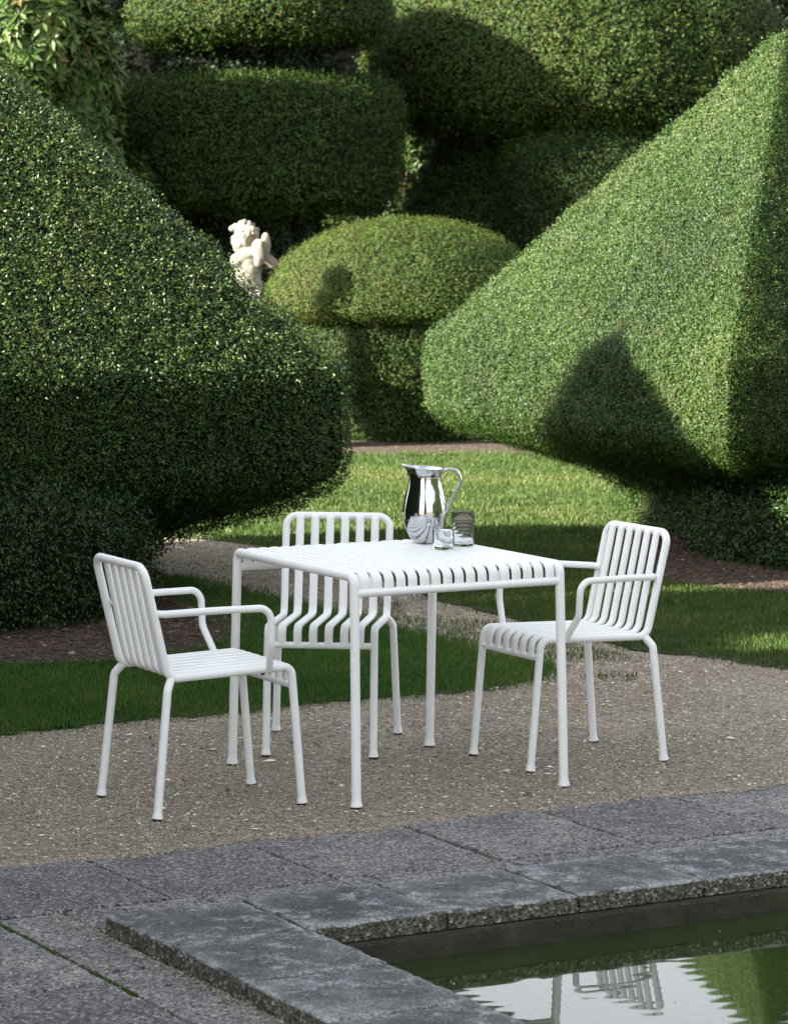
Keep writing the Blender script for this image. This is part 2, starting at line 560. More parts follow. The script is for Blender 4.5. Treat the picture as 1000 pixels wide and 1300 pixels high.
for k, (kind, a0, a1, b0, b1) in enumerate(stones):
    g = .0046
    mb = MB(); slab(mb, a0 + g, a1 - g, b0 + g, b1 - g, .006, .055 + .002 * math.sin(k * 2.3), 11 + k, .005)
    o = mb.build('coping_stone', [M['coping'], M['aggregate']], angle=50)
    o.data.polygons.foreach_set('material_index', np.array(mb.mi, np.int32)); add_wear(o, mb)
    if kind == 'corner': lab = 'square grey coping stone forming the outer corner of the pool edge'
    else:
        lab = (far_lab if kind == 'far' else left_lab)[ni[kind]]; ni[kind] += 1
    tag(o, lab, 'coping stone', 'coping stones round the pool')
# mortar bed under the coping (carries the stones, recessed)
rect = [(.02, .40, -4, -.43), (.02, 5, -.40, -.02)]
mb = MB()
mb.add([(*uv(.012, -2.4), .003), (*uv(.429, -2.4), .003), (*uv(.429, -.012), .003), (*uv(.012, -.012), .003)], [(0, 1, 2, 3)])
mb.add([(*uv(.429, -.429), .003), (*uv(5, -.429), .003), (*uv(5, -.012), .003), (*uv(.429, -.012), .003)], [(0, 1, 2, 3)])
tag(mb.build('mortar_bed', M['pool_wall'], smooth=False), kind='structure')

# paving: flush slabs round the coping
pav = MB(); s = 50
edges = [-3.2, -2.6, -2.08, -1.55, -.72, -.2, .33, .85, 1.39, 1.88, 2.38, 2.9, 3.42]
for i in range(len(edges) - 1):
    slab(pav, edges[i] + .005, edges[i + 1] - .005, .27, .86, -.03, .010 + .002 * math.sin(i * 1.7), s + i, .004, .03)
edges2 = [.0, .41, .95, 1.4, 2.0, 2.6, 3.3]
for i in range(len(edges2) - 1):
    slab(pav, edges2[i] + .004, edges2[i + 1] - .004, .006, .262, -.03, .009, s + 20 + i, .003, .03)
vs = [.262, -.12, -.40, -.80, -1.2, -1.7, -2.3]
for i in range(len(vs) - 1):
    slab(pav, -.196, -.008, vs[i + 1] + .004, vs[i] - .004, -.03, .009 + .0015 * math.sin(i * 2.1), s + 30 + i, .004, .025)
vs2 = [.262, .10, -.50, -1.1, -1.7, -2.3]
for j, (ua, ub) in enumerate([(-.80, -.204), (-1.40, -.81), (-2.0, -1.41), (-2.6, -2.01)]):
    for i in range(len(vs2) - 1):
        slab(pav, ua + .004, ub - .004, vs2[i + 1] + .005, vs2[i] - .005, -.03, .010 + .0015 * math.sin(i * 1.3 + j), s + 40 + i + j * 7, .004, .03)
po = pav.build('paving', [M['paving'], M['aggregate']], angle=50)
po.data.polygons.foreach_set('material_index', np.array(pav.mi, np.int32)); add_wear(po, pav)
tag(po, kind='structure')
# moss in the joints of the left slabs
nm = 2600
tt = RNG.random(nm)
pu = -.2 + RNG.normal(0, .0045, nm); pv = -1.05 + tt * 1.3
keep = vnoise(np.stack([pu * 0, pv, pu * 0], -1), 5, 4) > -.1
pu, pv = pu[keep], pv[keep]; nm = len(pu)
Pm = O + pu[:, None] * U + pv[:, None] * Vv
P3 = np.concatenate([Pm, np.full((nm, 1), .004)], 1)


def leaves(P, N, L, Wd, spread, rng, lift=0.0, droop=0.0, flat=False):
    """diamond leaves rooted at P, pointing around N; returns verts, quads"""
    n = len(P)
    if flat:
        face = unit(N + spread * .42 * rng.normal(0, 1, (n, 3)))
        tg = rng.normal(0, 1, (n, 3)); tg = unit(tg - face * (tg * face).sum(1, keepdims=True))
        d = unit(tg + .35 * N)
        s = unit(np.cross(face, d))
    else:
        d = unit(N + spread * rng.normal(0, 1, (n, 3)) + np.array([0, 0, -droop]))
        s = unit(np.cross(d, rng.normal(0, 1, (n, 3))))
    L = L * rng.uniform(.6, 1.35, (n, 1)); Wd = Wd * rng.uniform(.7, 1.3, (n, 1))
    P = P + N * lift
    up = np.cross(s, d)
    a = P; b_ = P + d * L * .45 + s * Wd / 2 + up * Wd * .12; c_ = P + d * L; e = P + d * L * .45 - s * Wd / 2 + up * Wd * .12
    V = np.stack([a, b_, c_, e], 1).reshape(-1, 3)
    Fq = np.arange(4 * n).reshape(n, 4)
    return V, Fq


V, Fq = leaves(P3, np.tile([0, 0, 1.0], (nm, 1)), .007, .004, .8, RNG)
tag(mesh_np('joint_moss', V, Fq, M['grass'], rnd=RNG.random(nm) * .7 + .2), kind='stuff', label='green moss in the paving joint left of the pool', cat='moss')

# scum and petals on the water
fu = RNG.uniform(.5, 2.6, 60); fv = RNG.uniform(-1.6, -.5, 60)
Pw_ = O + fu[:, None] * U + fv[:, None] * Vv
V, Fq = leaves(np.concatenate([Pw_, np.full((60, 1), WZ + .0015)], 1), np.tile([0, 0, 1.0], (60, 1)), .009, .005, .12, RNG, flat=True)
tag(mesh_np('floating_debris', V, Fq, M['pebble'], rnd=RNG.uniform(.5, 1, 60)), kind='stuff', label='pale petals and bits floating on the pool water', cat='debris')

# -------- lawns and beds (outlines on the ground)


def poly_px(pts, z=0): return np.array([G(x, y, z) for x, y in pts])


def jitter(poly, step=.12, amp=.05, seed=1, fr=2.3):
    out = []
    n = len(poly)
    for i in range(n):
        a, b_ = poly[i], poly[(i + 1) % n]
        L = np.linalg.norm(b_ - a); k = max(1, int(L / step))
        for t in range(k): out.append(a + (b_ - a) * t / k)
    out = np.array(out)
    P = np.concatenate([out, np.zeros((len(out), 1))], 1)
    return out + amp * np.stack([fbm(P, fr, seed), fbm(P, fr, seed + 20)], -1)


def sheet(name, poly, z, mat, kind='structure'):
    mb = MB(); mb.add([(x, y, z) for x, y in poly], [tuple(range(len(poly)))])
    o = mb.build(name, mat, smooth=False)
    bm = bmesh.new(); bm.from_mesh(o.data); bmesh.ops.triangulate(bm, faces=bm.faces, ngon_method='EAR_CLIP')
    for f in bm.faces:
        f.normal_update()
        if f.normal.z < 0: f.normal_flip()
    bm.to_mesh(o.data); bm.free()
    return tag(o, kind=kind)


def inside(P, poly):
    x, y = P[:, 0], P[:, 1]; r = np.zeros(len(P), bool)
    n = len(poly)
    for i in range(n):
        x1, y1 = poly[i]; x2, y2 = poly[(i + 1) % n]
        c = ((y1 > y) != (y2 > y)) & (x < (x2 - x1) * (y - y1) / (y2 - y1 + 1e-12) + x1)
        r ^= c
    return r


front_lawn = jitter(poly_px([(-420, 1010), (-150, 957), (0, 933), (130, 920), (290, 906), (400, 896), (520, 885), (620, 873), (685, 862), (704, 852), (640, 835),
                             (560, 815), (500, 800), (430, 778), (360, 765), (300, 752), (215, 733), (100, 735), (-420, 790)]), .1, .035, 2)
far_lawn = jitter(np.concatenate([poly_px([(100, 676), (235, 684), (320, 694), (400, 706), (500, 738), (560, 762), (650, 787), (720, 802), (800, 826), (870, 834), (1000, 850), (1400, 905)]),
                                  np.array([(7.5, 14), (12, 24.5), (1.5, 24.3), (-.4, 24.0), (-2.0, 21.5), (-4.5, 18.2)])]), .15, .06, 5)
left_bed = jitter(poly_px([(-420, 905), (-100, 862), (0, 848), (150, 842), (250, 828), (300, 808), (285, 790), (235, 768), (205, 745), (205, 725), (150, 715), (-420, 720)]), .12, .05, 8)
right_bed = jitter(np.concatenate([poly_px([(770, 692), (800, 715), (840, 737), (900, 748), (1000, 757), (1400, 800)]), np.array([(7, 19), (4.5, 21.5), (3.0, 20.6), (1.9, 19.2), (1.5, 18.3)])]), .15, .06, 9)
sheet('front_lawn', jitter(front_lawn, .02, .055, 77, 13), .006, M['turf'])
sheet('far_lawn', jitter(far_lawn, .05, .035, 78, 9), .006, M['turf'])
sheet('mulch_bed', left_bed, .012, M['mulch'])
sheet('mulch_bed', right_bed, .012, M['mulch'])
back_bed = np.array([(-60, 26), (-5, 22.6), (-1.3, 23.4), (.0, 23.75), (2.0, 24.0), (6, 24.2), (60, 24.5), (60, 120), (-60, 120)])
back_bed = jitter(back_bed, .8, .12, 12)
sheet('planting_bed', back_bed, .018, M['mulch'])


def sample_poly(poly, density, holes=(), rng=RNG, lim=None, edge=0.0):
    lo, hi = poly.min(0), poly.max(0)
    if lim is not None: lo = np.maximum(lo, lim[0]); hi = np.minimum(hi, lim[1])
    n = int((hi - lo).prod() * density)
    P = lo + rng.random((n, 2)) * (hi - lo)
    Q = P + rng.normal(0, edge, P.shape) if edge else P
    k = inside(Q, poly)
    for h in holes: k &= ~inside(P + rng.normal(0, edge, P.shape), h)
    return P[k]


def in_view(P, margin=1.12):
    s = np.abs(P[:, 0]) < P[:, 1] * (500 / F) * margin + .35
    return P[s]


def blades(name, P, h, w, seed, label, lean=.45, mat='grass'):
    rng = np.random.default_rng(seed); n = len(P)
    P3 = np.concatenate([P, np.full((n, 1), .005)], 1)
    pat = fbm(P3, 1.3, seed, 3); pat2 = vnoise(P3, 7, seed + 4)
    h = h * (1 + .35 * pat2) * rng.uniform(.5, 1.35, n)
    a = rng.random(n) * 2 * math.pi
    d = np.stack([np.cos(a), np.sin(a), np.zeros(n)], -1)
    ln = np.abs(rng.normal(0, lean, n))
    tip = P3 + np.array([0, 0, 1.0]) * (h * np.cos(np.clip(ln, 0, 1.3)))[:, None]
    b = rng.random(n) * 2 * math.pi
    tip[:, :2] += np.stack([np.cos(b), np.sin(b)], -1) * (h * np.sin(np.clip(ln, 0, 1.3)))[:, None]
    mid = (P3 + tip) / 2; mid[:, 2] += h * .12
    wv = w * rng.uniform(.6, 1.4, n)[:, None]
    V = np.stack([P3 - d * wv / 2, P3 + d * wv / 2, mid + d * wv * .42, tip, mid - d * wv * .42], 1).reshape(-1, 3)
    i = np.arange(n)[:, None] * 5
    Fq = np.concatenate([i + np.array([[0, 1, 2, 4]]), i + np.array([[4, 2, 3, 3]])], 0)
    # tip as quad pair: use triangles only
    Ft = np.concatenate([i + np.array([[0, 1, 2]]), i + np.array([[0, 2, 4]]), i + np.array([[4, 2, 3]])], 0)
    r = np.clip(.42 + .22 * pat + rng.normal(0, .17, n), 0, .97)
    r = np.where(rng.random(n) < .03 + .10 * np.clip(pat, 0, 1), 1.0, r)
    return tag(mesh_np(name, V, Ft, M[mat], rnd=np.tile(r, 3)), label, 'grass', kind='stuff')


Pf = in_view(sample_poly(front_lawn, 19000, [left_bed], edge=.075, lim=((-2.4, 10.5), (1.2, 19))), 1.2)
blades('grass', Pf, .026, .0030, 21, 'dark green turf strip behind the left chair', mat='grass_lush')
Pr = in_view(sample_poly(far_lawn, 9000, [right_bed], edge=.05, lim=((-1.5, 12.2), (3.0, 17.5))), 1.2)
blades('grass', Pr, .026, .0036, 22, 'shaded lawn behind the right chair, beside the mulch')
Pl = in_view(sample_poly(far_lawn, 6000, [right_bed], edge=.06, lim=((-4, 17.5), (5, 25))), 1.2)
blades('grass', Pl, .026, .0050, 23, 'sunlit mown lawn between the two pyramid hedges')
wd = in_view(sample_poly(poly_px([(-40, 1100), (500, 1050), (1050, 990), (1050, 850), (700, 870), (-40, 945)]), 2.2))
wd = np.repeat(wd, 14, 0) + RNG.normal(0, .010, (len(wd) * 14, 2))
blades('weeds', wd, .012, .0026, 25, 'tiny weeds sprouting in the gravel terrace', .9)
# thin tufts in the gravel between the lawns
tp = poly_px([(480, 762), (560, 775), (700, 812), (840, 845), (800, 868), (700, 860), (600, 830), (480, 800)])
Pt = sample_poly(tp, 3500); Pt = Pt[fbm(np.concatenate([Pt, np.zeros((len(Pt), 1))], 1), 2.4, 31) > .1]
blades('grass', Pt, .020, .0032, 24, 'sparse grass growing in the gravel behind the table')


# loose pebbles on the gravel
def pebbles(name, P, size, z, seed, mat, label, cat, rnd, flat=.55):
    rng = np.random.default_rng(seed); n = len(P)
    s = size * rng.lognormal(0, .38, (n, 1)) 
    a = rng.random(n) * 2 * math.pi
    ca, sa = np.cos(a), np.sin(a)
    base = np.array([(1, 0, 0), (.25, .75, 0), (-.8, .5, 0), (-.7, -.55, 0), (.35, -.8, 0), (.1, .05, 1), (0, 0, -.5)])
    Fb = np.array([(0, 1, 5), (1, 2, 5), (2, 3, 5), (3, 4, 5), (4, 0, 5), (1, 0, 6), (2, 1, 6), (3, 2, 6), (4, 3, 6), (0, 4, 6)])
    V = base[None] * s[:, None] * (1 + rng.normal(0, .18, (n, 7, 3)))
    V[..., 2] *= flat
    x = V[..., 0] * ca[:, None] - V[..., 1] * sa[:, None]; y = V[..., 0] * sa[:, None] + V[..., 1] * ca[:, None]
    V = np.stack([x + P[:, None, 0], y + P[:, None, 1], V[..., 2] + z], -1).reshape(-1, 3)
    Fq = (np.arange(n)[:, None, None] * 7 + Fb[None]).reshape(-1, 3)
    return tag(mesh_np(name, V, Fq, mat, rnd=np.repeat(rnd, 10)), label, cat, kind='stuff')


gp = np.concatenate([poly_px([(-60, 1112), (200, 1088), (500, 1056), (750, 1024), (1060, 992)]), poly_px([(1060, 840), (860, 825), (700, 860), (560, 880), (300, 905), (-60, 945)])])
Pg = sample_poly(gp, 15500)
q3 = np.concatenate([Pg, np.zeros((len(Pg), 1))], 1)
Pg = Pg[RNG.random(len(Pg)) < np.clip(.62 + .75 * fbm(q3, 1.9, 61, 4), .12, 1)]
r = np.clip(RNG.beta(2.2, 2.4, len(Pg)) * .95, 0, .93); r = np.where(RNG.random(len(Pg)) < .035, RNG.uniform(.94, 1, len(Pg)), r)
pebbles('gravel', Pg, .0034, .002, 41, M['pebble'], 'loose grey and tan gravel under the table and chairs', 'gravel', r)
gp2 = poly_px([(60, 660), (240, 684), (420, 708), (560, 765), (720, 806), (860, 840), (800, 880), (690, 868), (720, 852), (560, 812), (430, 775), (300, 750), (200, 730), (100, 720)])
Pg2 = sample_poly(gp2, 4200)
r2 = np.clip(RNG.beta(2.2, 2.4, len(Pg2)), 0, .93)
pebbles('gravel', Pg2, .0055, .002, 42, M['pebble'], 'gravel path bending between the two strips of lawn', 'gravel', r2)
# spill over the paving edge and pale grit on the paving
uu = RNG.uniform(-1.4, 3.0, 5200); vv_ = .86 + RNG.normal(0, .022, 5200) + .02 * np.sin(uu * 9) + .012 * np.sin(uu * 23)
Ps = O + uu[:, None] * U + vv_[:, None] * Vv
pebbles('gravel', Ps, .0038, .010, 43, M['pebble'], 'grit spilling over the edge of the paving', 'gravel', np.clip(RNG.beta(2.2, 2.4, len(Ps)), 0, .97))
uu = RNG.uniform(-.9, 0, 1500); uu = np.where(RNG.random(1500) < .6, -np.abs(RNG.normal(0, .03, 1500)) - .005, uu); vv_ = RNG.uniform(-1.2, .2, 1500)
Ps = O + uu[:, None] * U + vv_[:, None] * Vv
pebbles('gravel', Ps, .0028, .011, 44, M['pebble'], 'fine grit lying along the foot of the pool coping', 'gravel', np.clip(RNG.beta(2.2, 2.4, len(Ps)), 0, .9))
Pw = sample_poly(gp, 26)
pebbles('leaf_litter', Pw, .0085, .006, 45, M['pebble'], 'pale dry leaf bits strewn over the gravel', 'leaf litter', RNG.uniform(.6, 1, len(Pw)), .22)
# chips and litter on the beds
for poly, dens, lim, lab, sd in ((left_bed, 2600, ((-2.6, 11), (1, 17)), 'dark bark mulch below the left pyramid hedge', 51),
                                 (right_bed, 2200, ((.5, 13), (4.5, 21)), 'brown bark mulch below the right pyramid hedge', 52),
                                 (back_bed, 700, ((-3.2, 22), (3.6, 27)), 'reddish bark mulch under the domed hedge', 53)):
    Pc = in_view(sample_poly(poly, dens, lim=lim), 1.2)
    pebbles('mulch_chips', Pc, .011, .016, sd, M['chip'], lab, 'mulch', RNG.beta(1.6, 2.2, len(Pc)), .35)


# ------------------------------------------------------------------ furniture
def foot_leg(parent, pts, rad, r, name='leg'):
    """leg tube whose last point stands on the ground; flared white foot and black glide"""
    path, _ = fillet(pts, rad) if len(pts) > 2 else (np.array(pts, float), [])
    a, b_ = path[-2], path[-1]; d = unit(b_ - a)
    gz = .008
    end = b_ - d * (gz / abs(d[2]))
    L = np.linalg.norm(end - a)
    prof = [(L - .030, r), (L - .020, r * 1.03), (L - .010, r * 1.16), (L - .003, r * 1.30), (L, r * 1.30)]
    pp = list(path[:-1]) + [a + d * t for t, _ in prof]
    rr = [r] * (len(path) - 1) + [q for _, q in prof]
    mb = MB(); tube(mb, pp, rr, 18)
    o = mb.build(name, M['white'], parent)
    mb = MB(); tube(mb, [end + np.array([0, 0, .001]), np.array([*end[:2], 0.0015])], [r * 1.16, r * 1.12], 18)
    mb.build('glide', M['glide'], o)
    return o


def make_table():
    W, D, SP, SL = .7636, .8231, .0302, .0061
    w, d, zc, r = W / 2, D / 2, .735, .0152
    t = empty('garden_table', (.007, 10.3049, 0), .5122)
    zx = .684
    for sx in (-1, 1):
        f = lambda y, z: (sx * (w + SL * (zc - z) / zc), y, z)
        yl = d + SP * (zc - zx) / zc
        path, _ = fillet([f(-yl, zx), f(-d, zc), f(d, zc), f(yl, zx)], .042, 12)
        mb = MB(); tube(mb, path, r, 20); mb.build('side_rail', M['white'], t)
        for sy in (-1, 1):
            foot_leg(t, [f(sy * yl, zx), (sx * (w + SL), sy * (d + SP), 0)], [], r)
    yl = d + SP * (zc - zx) / zc
    for sy in (-1, 1):
        mb = MB(); tube(mb, [(-w + r * .5, sy * yl, zx), (w - r * .5, sy * yl, zx)], .0135, 18)
        mb.build('crossbar', M['white'], t)
    # slats of the top, bent down over both ends
    n = 17; pitch = (2 * w - 2 * r - .004) / n
    mb = MB()
    for k in range(n):
        x = -w + r + .002 + pitch * (k + .5)
        path, _ = fillet([(x, -d - .004, zx), (x, -d - .001, zc + .0095), (x, d + .001, zc + .0095), (x, d + .004, zx)], .042, 10)
        strip(mb, path[:, :], pitch - .0095, .009)
    mb.build('tabletop', M['white'], t)
    # welded supports underneath
    for yy in (-.2, .2):
        mb = MB(); tube(mb, [(-w + r * .6, yy, zc - .008), (w - r * .6, yy, zc - .008)], .009, 12)
        mb.build('support_bar', M['white'], t)
    return tag(t, 'white slatted square garden table with the steel pitcher standing on it', 'table')


make_table()

CH = dict(w=.1852, hf=.4494, hr=.4356, d=.4258, bt=.0838, ht=.7886, ff=.0396, fl=.002, rb=.0547, rl=.0367, wt=.1878, cz=.0612, cy=.0059)


def make_chair(name, loc, rz, arms, label, cat, group):
    g = CH; w, d = g['w'], g['d']; r = .0132
    t = empty(name, (*loc, 0), rz)
    yf, zf = d / 2 + g['cy'], g['hf'] - g['cz']
    yt, zt = -d / 2 - g['bt'], g['ht']
    pts = [(-w, yf, zf), (-w, d / 2, g['hf']), (-w, -d / 2, g['hr']), (-g['wt'], yt, zt), (g['wt'], yt, zt), (w, -d / 2, g['hr']), (w, d / 2, g['hf']), (w, yf, zf)]
    path, _ = fillet(pts, [.045, .042, .042, .042, .042, .045], 12)
    mb = MB(); tube(mb, path, r, 18); mb.build('frame', M['white'], t)
    for sx in (-1, 1):
        foot_leg(t, [(sx * w, yf, zf), (sx * (w + g['fl']), d / 2 + g['ff'], 0)], [], r)
        j = np.array([sx * (w + .001), -d / 2 + .010, g['hr'] + .001])
        k = np.array([sx * (w + .022), -d / 2 - .012, g['hr'] - .032])
        foot_leg(t, [j, k, (sx * (w + g['rl']), -d / 2 - g['rb'], 0)], [.03], r)
    mb = MB(); tube(mb, [(-w + r * .5, yf, zf), (w - r * .5, yf, zf)], .0115, 16); mb.build('crossbar', M['white'], t)
    n = 6; pitch = (2 * w - .004) / (n + .75); sw = .0295
    seat, back = MB(), MB()
    bd = unit(np.array([0, -g['bt'], zt - g['hr']])); fn = np.array([0, bd[2], -bd[1]])      # along the back, and its front normal
    for k in range(n):
        x = (k - (n - 1) / 2) * pitch
        top = np.array([x, yt, zt]); rc = np.array([x, -d / 2, g['hr']]); fc = np.array([x, d / 2, g['hf']])
        o1 = .0050
        p0 = top - bd * .0045
        p1 = top - bd * .0045 + fn * .0120
        p2 = rc + fn * o1 + np.array([0, 0, o1])
        p3 = fc + np.array([0, 0, o1]) + np.array([0, .004, 0])
        p4 = np.array([x, yf + .003, zf])
        path, mids = fillet([p0, p1, p2, p3, p4], [.013, .040, .042], 10)
        m = mids[1]
        strip(back, path[:m + 1][::-1], sw, .017)
        strip(seat, path[m:][::-1], sw, .017)
    seat.build('seat', M['white'], t); back.build('backrest', M['white'], t)
    for yy in (-.135, .115):
        for sx in (-1, 1):
            mb = MB(); zr_ = g['hr'] + (g['hf'] - g['hr']) * (yy + d / 2) / d - r
            tube(mb, [(sx * (w - .003), yy, zr_ + .003), (sx * (w - .003), yy, zr_ - .006)], .007, 10)
            mb.build('stacking_pad', M['glide'], t)
    if arms:
        xa, ya, za, zb_, xb, yb = .26, .105, .65, .64, .204, .124
        tb = (zb_ - g['hr']) / (zt - g['hr']); zr = g['hr'] + (g['hf'] - g['hr']) * ((yb + d / 2) / d)
        for sx in (-1, 1):
            pb = (sx * (w - .004), -d / 2 - g['bt'] * tb + .004, zb_)
            path, _ = fillet([(sx * (w - .029), pb[1] + .010, zb_), (sx * (w + .012), pb[1] + .026, zb_ + .001), (sx * (xa - .012), ya - .2, za), (sx * xa, ya, za),
                              (sx * (xa - .004), ya + .004, zr + .085), (sx * (xb - .004), yb + .004, zr - .002)], [.03, .2, .042, .05], 10)
            mb = MB(); tube(mb, path, .0115, 16); mb.build('armrest', M['white'], t)
    return tag(t, label, cat, group)


make_chair('garden_armchair', (.5909, 10.6645), 2.0839, True, 'white slatted armchair right of the table, its back turned to the right hedge', 'armchair', 'white chairs round the table')
make_chair('garden_armchair', (-.5991, 9.8442), -1.075, True, 'white slatted armchair left of the table, seen from behind', 'armchair', 'white chairs round the table')
make_chair('garden_chair', (-.2294, 10.8989), 3.0451, False, 'armless white slatted chair behind the table, facing the camera', 'chair', 'white chairs round the table')

# pitcher -----------------------------------------------------------------------------------------
TZ = .7505
px_, py_ = G(539, 689, TZ)
pit = empty('water_pitcher', (px_, py_, TZ + .0005), 0)
prof = [(.0, .002), (.030, .0), (.041, .002), (.0435, .008), (.054, .022), (.066, .045), (.0735, .070), (.0765, .095), (.0755, .120), (.0700, .150), (.0625, .180), (.0570, .205),
        (.0545, .225), (.0555, .240), (.0600, .252), (.0655, .259)]
seg = 56; V = []; Fc = []
outer = prof + [(p[0] - .0016, p[1] + .0006) for p in prof[::-1]]
for r, z in outer:
    for k in range(seg):
        a = 2 * math.pi * k / seg
        f = max(0, (z - .205) / .054)
        lip = math.exp(-((a - math.pi) / .42) ** 2)
        rr = r + lip * f ** 1.6 * .018 - .006 * f * math.exp(-((abs(a - math.pi) - .75) / .3) ** 2)
        zz = z + lip * f ** 2 * .007 - .004 * f * math.cos(a)
        V.append((rr * math.cos(a), rr * math.sin(a), zz))
n = len(outer)
Fc = [(i * seg + k, i * seg + (k + 1) % seg, (i + 1) * seg + (k + 1) % seg, (i + 1) * seg + k) for i in range(n - 1) for k in range(seg)]
mb = MB(); mb.add(V, Fc); body = mb.build('body', M['steel'], pit, angle=60)
mb = MB()
hp, _ = fillet([(.056, 0, .246), (.078, 0, .256), (.112, 0, .252), (.124, 0, .215), (.100, 0, .165), (.076, 0, .105)], [.02, .02, .025, .06], 8)
# flat strap handle
T = unit(np.gradient(hp, axis=0)); Y = np.array([0, 1.0, 0]); N = np.cross(Y, T)
V = []; m_ = 10
for i in range(len(hp)):
    s_ = i / (len(hp) - 1); hw = .0125 - .003 * s_; ht_ = .0052
    for k in range(m_):
        a = 2 * math.pi * k / m_
        V.append(hp[i] + Y * hw * math.cos(a) + N[i] * ht_ * math.sin(a))
Fc = [(i * m_ + k, i * m_ + (k + 1) % m_, (i + 1) * m_ + (k + 1) % m_, (i + 1) * m_ + k) for i in range(len(hp) - 1) for k in range(m_)]
Fc += [tuple(range(m_)), tuple((len(hp) - 1) * m_ + k for k in range(m_))[::-1]]
mb.add(V, Fc); mb.build('handle', M['steel'], pit)
pit.rotation_euler = (0, 0, math.radians(-8))
tag(pit, 'polished steel bell-shaped water pitcher standing on the table behind the glasses', 'pitcher')


def glass(name, px, py, r, h, wl, label, cat, rib=False):
    x, y = G(px, py, TZ)
    t = empty(name, (x, y, TZ + .0006))
    th = .0016; tb = .008
    ribs = [(r + (.0011 * math.sin(k * math.pi / 2) if rib else 0), .009 + (h * .72 - .009) * k / 24) for k in range(25)]
    pr = [(0, 0), (r * .90, 0), (r * .97, .002), (r, .007)] + ribs + [(r, h - .001), (r - th / 2, h), (r - th, h - .001), (r - th, tb + .004), (r - th - .005, tb), (0, tb)]
    mb = MB(); lathe(mb, pr, 48); mb.build('tumbler', M['glass'], t, angle=60, weld=True)
    if wl:
        q = r - th - .0003
        pr = [(0, tb + .0004), (q - .006, tb + .0004), (q, tb + .006), (q, wl), (0, wl)]
        mb = MB(); lathe(mb, pr, 48); mb.build('water', M['water_clear'], t, angle=60, weld=True)
    return tag(t, label, cat)


glass('drinking_glass', 587, 693, 0.0385, .117, 0, 'tall clear ribbed glass right of the pitcher', 'glass', True)
glass('drinking_glass', 562.5, 697, .0365, .064, .030, 'short clear tumbler in front of the pitcher', 'glass')


# ------------------------------------------------------------------ clipped hedges
def grid_surface(fn, nt_, nz):
    th = np.linspace(0, 2 * math.pi, nt_, endpoint=False); t = np.linspace(0, 1, nz)
    TH, TT = np.meshgrid(th, t, indexing='xy')
    P = fn(TH, TT)                                   # (nz, nt, 3)
    idx = np.arange(nz * nt_).reshape(nz, nt_)
    nx = np.roll(idx, -1, 1)
    Fq = np.stack([idx[:-1], nx[:-1], nx[1:], idx[1:]], -1).reshape(-1, 4)
    return P.reshape(-1, 3), Fq


def quad_normals(V, Fq):
    a, b_, c_, d = (V[Fq[:, i]] for i in range(4))
    n = np.cross(c_ - a, d - b_); ar = np.linalg.norm(n, axis=1) / 2
    return unit(n), ar


def scatter(V, Fq, dens, rng, wfn=None):
    N, ar = quad_normals(V, Fq)
    w = ar * dens
    if wfn is not None: w = w * wfn(V[Fq].mean(1), N)
    cnt = rng.poisson(w)
    f = np.repeat(np.arange(len(Fq)), cnt)
    s, t = rng.random(len(f)), rng.random(len(f))
    a, b_, c_, d = (V[Fq[f, i]] for i in range(4))
    P = ((1 - s) * (1 - t))[:, None] * a + (s * (1 - t))[:, None] * b_ + (s * t)[:, None] * c_ + ((1 - s) * t)[:, None] * d
    return P, N[f]


def seen(P, N):
    """thin out what neither the camera nor the sun can see"""
    d = unit(np.array([0, 0, 1.9]) - P)
    k = np.maximum((N * d).sum(1), (N * np.array(SUN)).sum(1) * .8)
    return np.where(k > -.15, 1.0, .3)


SUN = unit(np.array([-0.8496, -0.3433, 0.4003]))


def foliage(name, fn, mat, parent, nt_, nz, dens, L, Wd, seed, rough=.012, lump=.02, spread=.9, inner=.03, jit=.02, under=0.0, bias=0.0, smooth_n=None):
    """hedge skin: twiggy core coloured near black as inner shade, and many small leaves spread through its outer centimetres"""
    rng = np.random.default_rng(seed)
    V, Fq = grid_surface(fn, nt_, nz)
    N, _ = quad_normals(V, Fq)
    VN = np.zeros_like(V)
    for i in range(4): np.add.at(VN, Fq[:, i], N)
    VN = unit(VN)
    disp = lump * fbm(V, 2.4, seed, 2) + rough * fbm(V, 9, seed + 7, 2)
    V = V + VN * disp[:, None]
    P, Nn = scatter(V, Fq, dens, rng, seen)
    n = len(P)
    dep = rng.normal(0, jit, n) - .3 * jit
    tuft = vnoise(P, 26, seed + 3)
    dep = dep + jit * .9 * tuft
    if under:
        dn = Nn[:, 2] < -.2
        dep = np.where(dn, dep + rng.exponential(under, n) * (vnoise(P, 11, seed + 12) > .0), dep)
    P = P + Nn * dep[:, None]
    lv, lf = leaves(P, Nn, L, Wd, spread, rng, flat=True)
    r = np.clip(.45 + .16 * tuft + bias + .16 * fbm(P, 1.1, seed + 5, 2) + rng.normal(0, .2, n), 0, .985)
    r = np.where(rng.random(n) < .006, 1.0, r)
    core = V - VN * inner
    allV = np.concatenate([core, lv]); allF = np.concatenate([Fq, lf + len(core)])
    mi = np.concatenate([np.zeros(len(Fq), int), np.ones(len(lf), int)])
    rn = np.concatenate([np.zeros(len(Fq)), r])
    sm = mi == 0
    return mesh_np(name, allV, allF, [M['inner'], mat], parent, smooth=sm, rnd=rn, mi=mi)


def interp_prof(prof):
    z = np.array([p[1] for p in prof]); s = np.array([p[0] for p in prof])
    seglen = np.concatenate([[0], np.cumsum(np.hypot(np.diff(z), np.diff(s) * 1.7))]); seglen /= seglen[-1]
    return lambda t: (np.interp(t, seglen, s), np.interp(t, seglen, z))


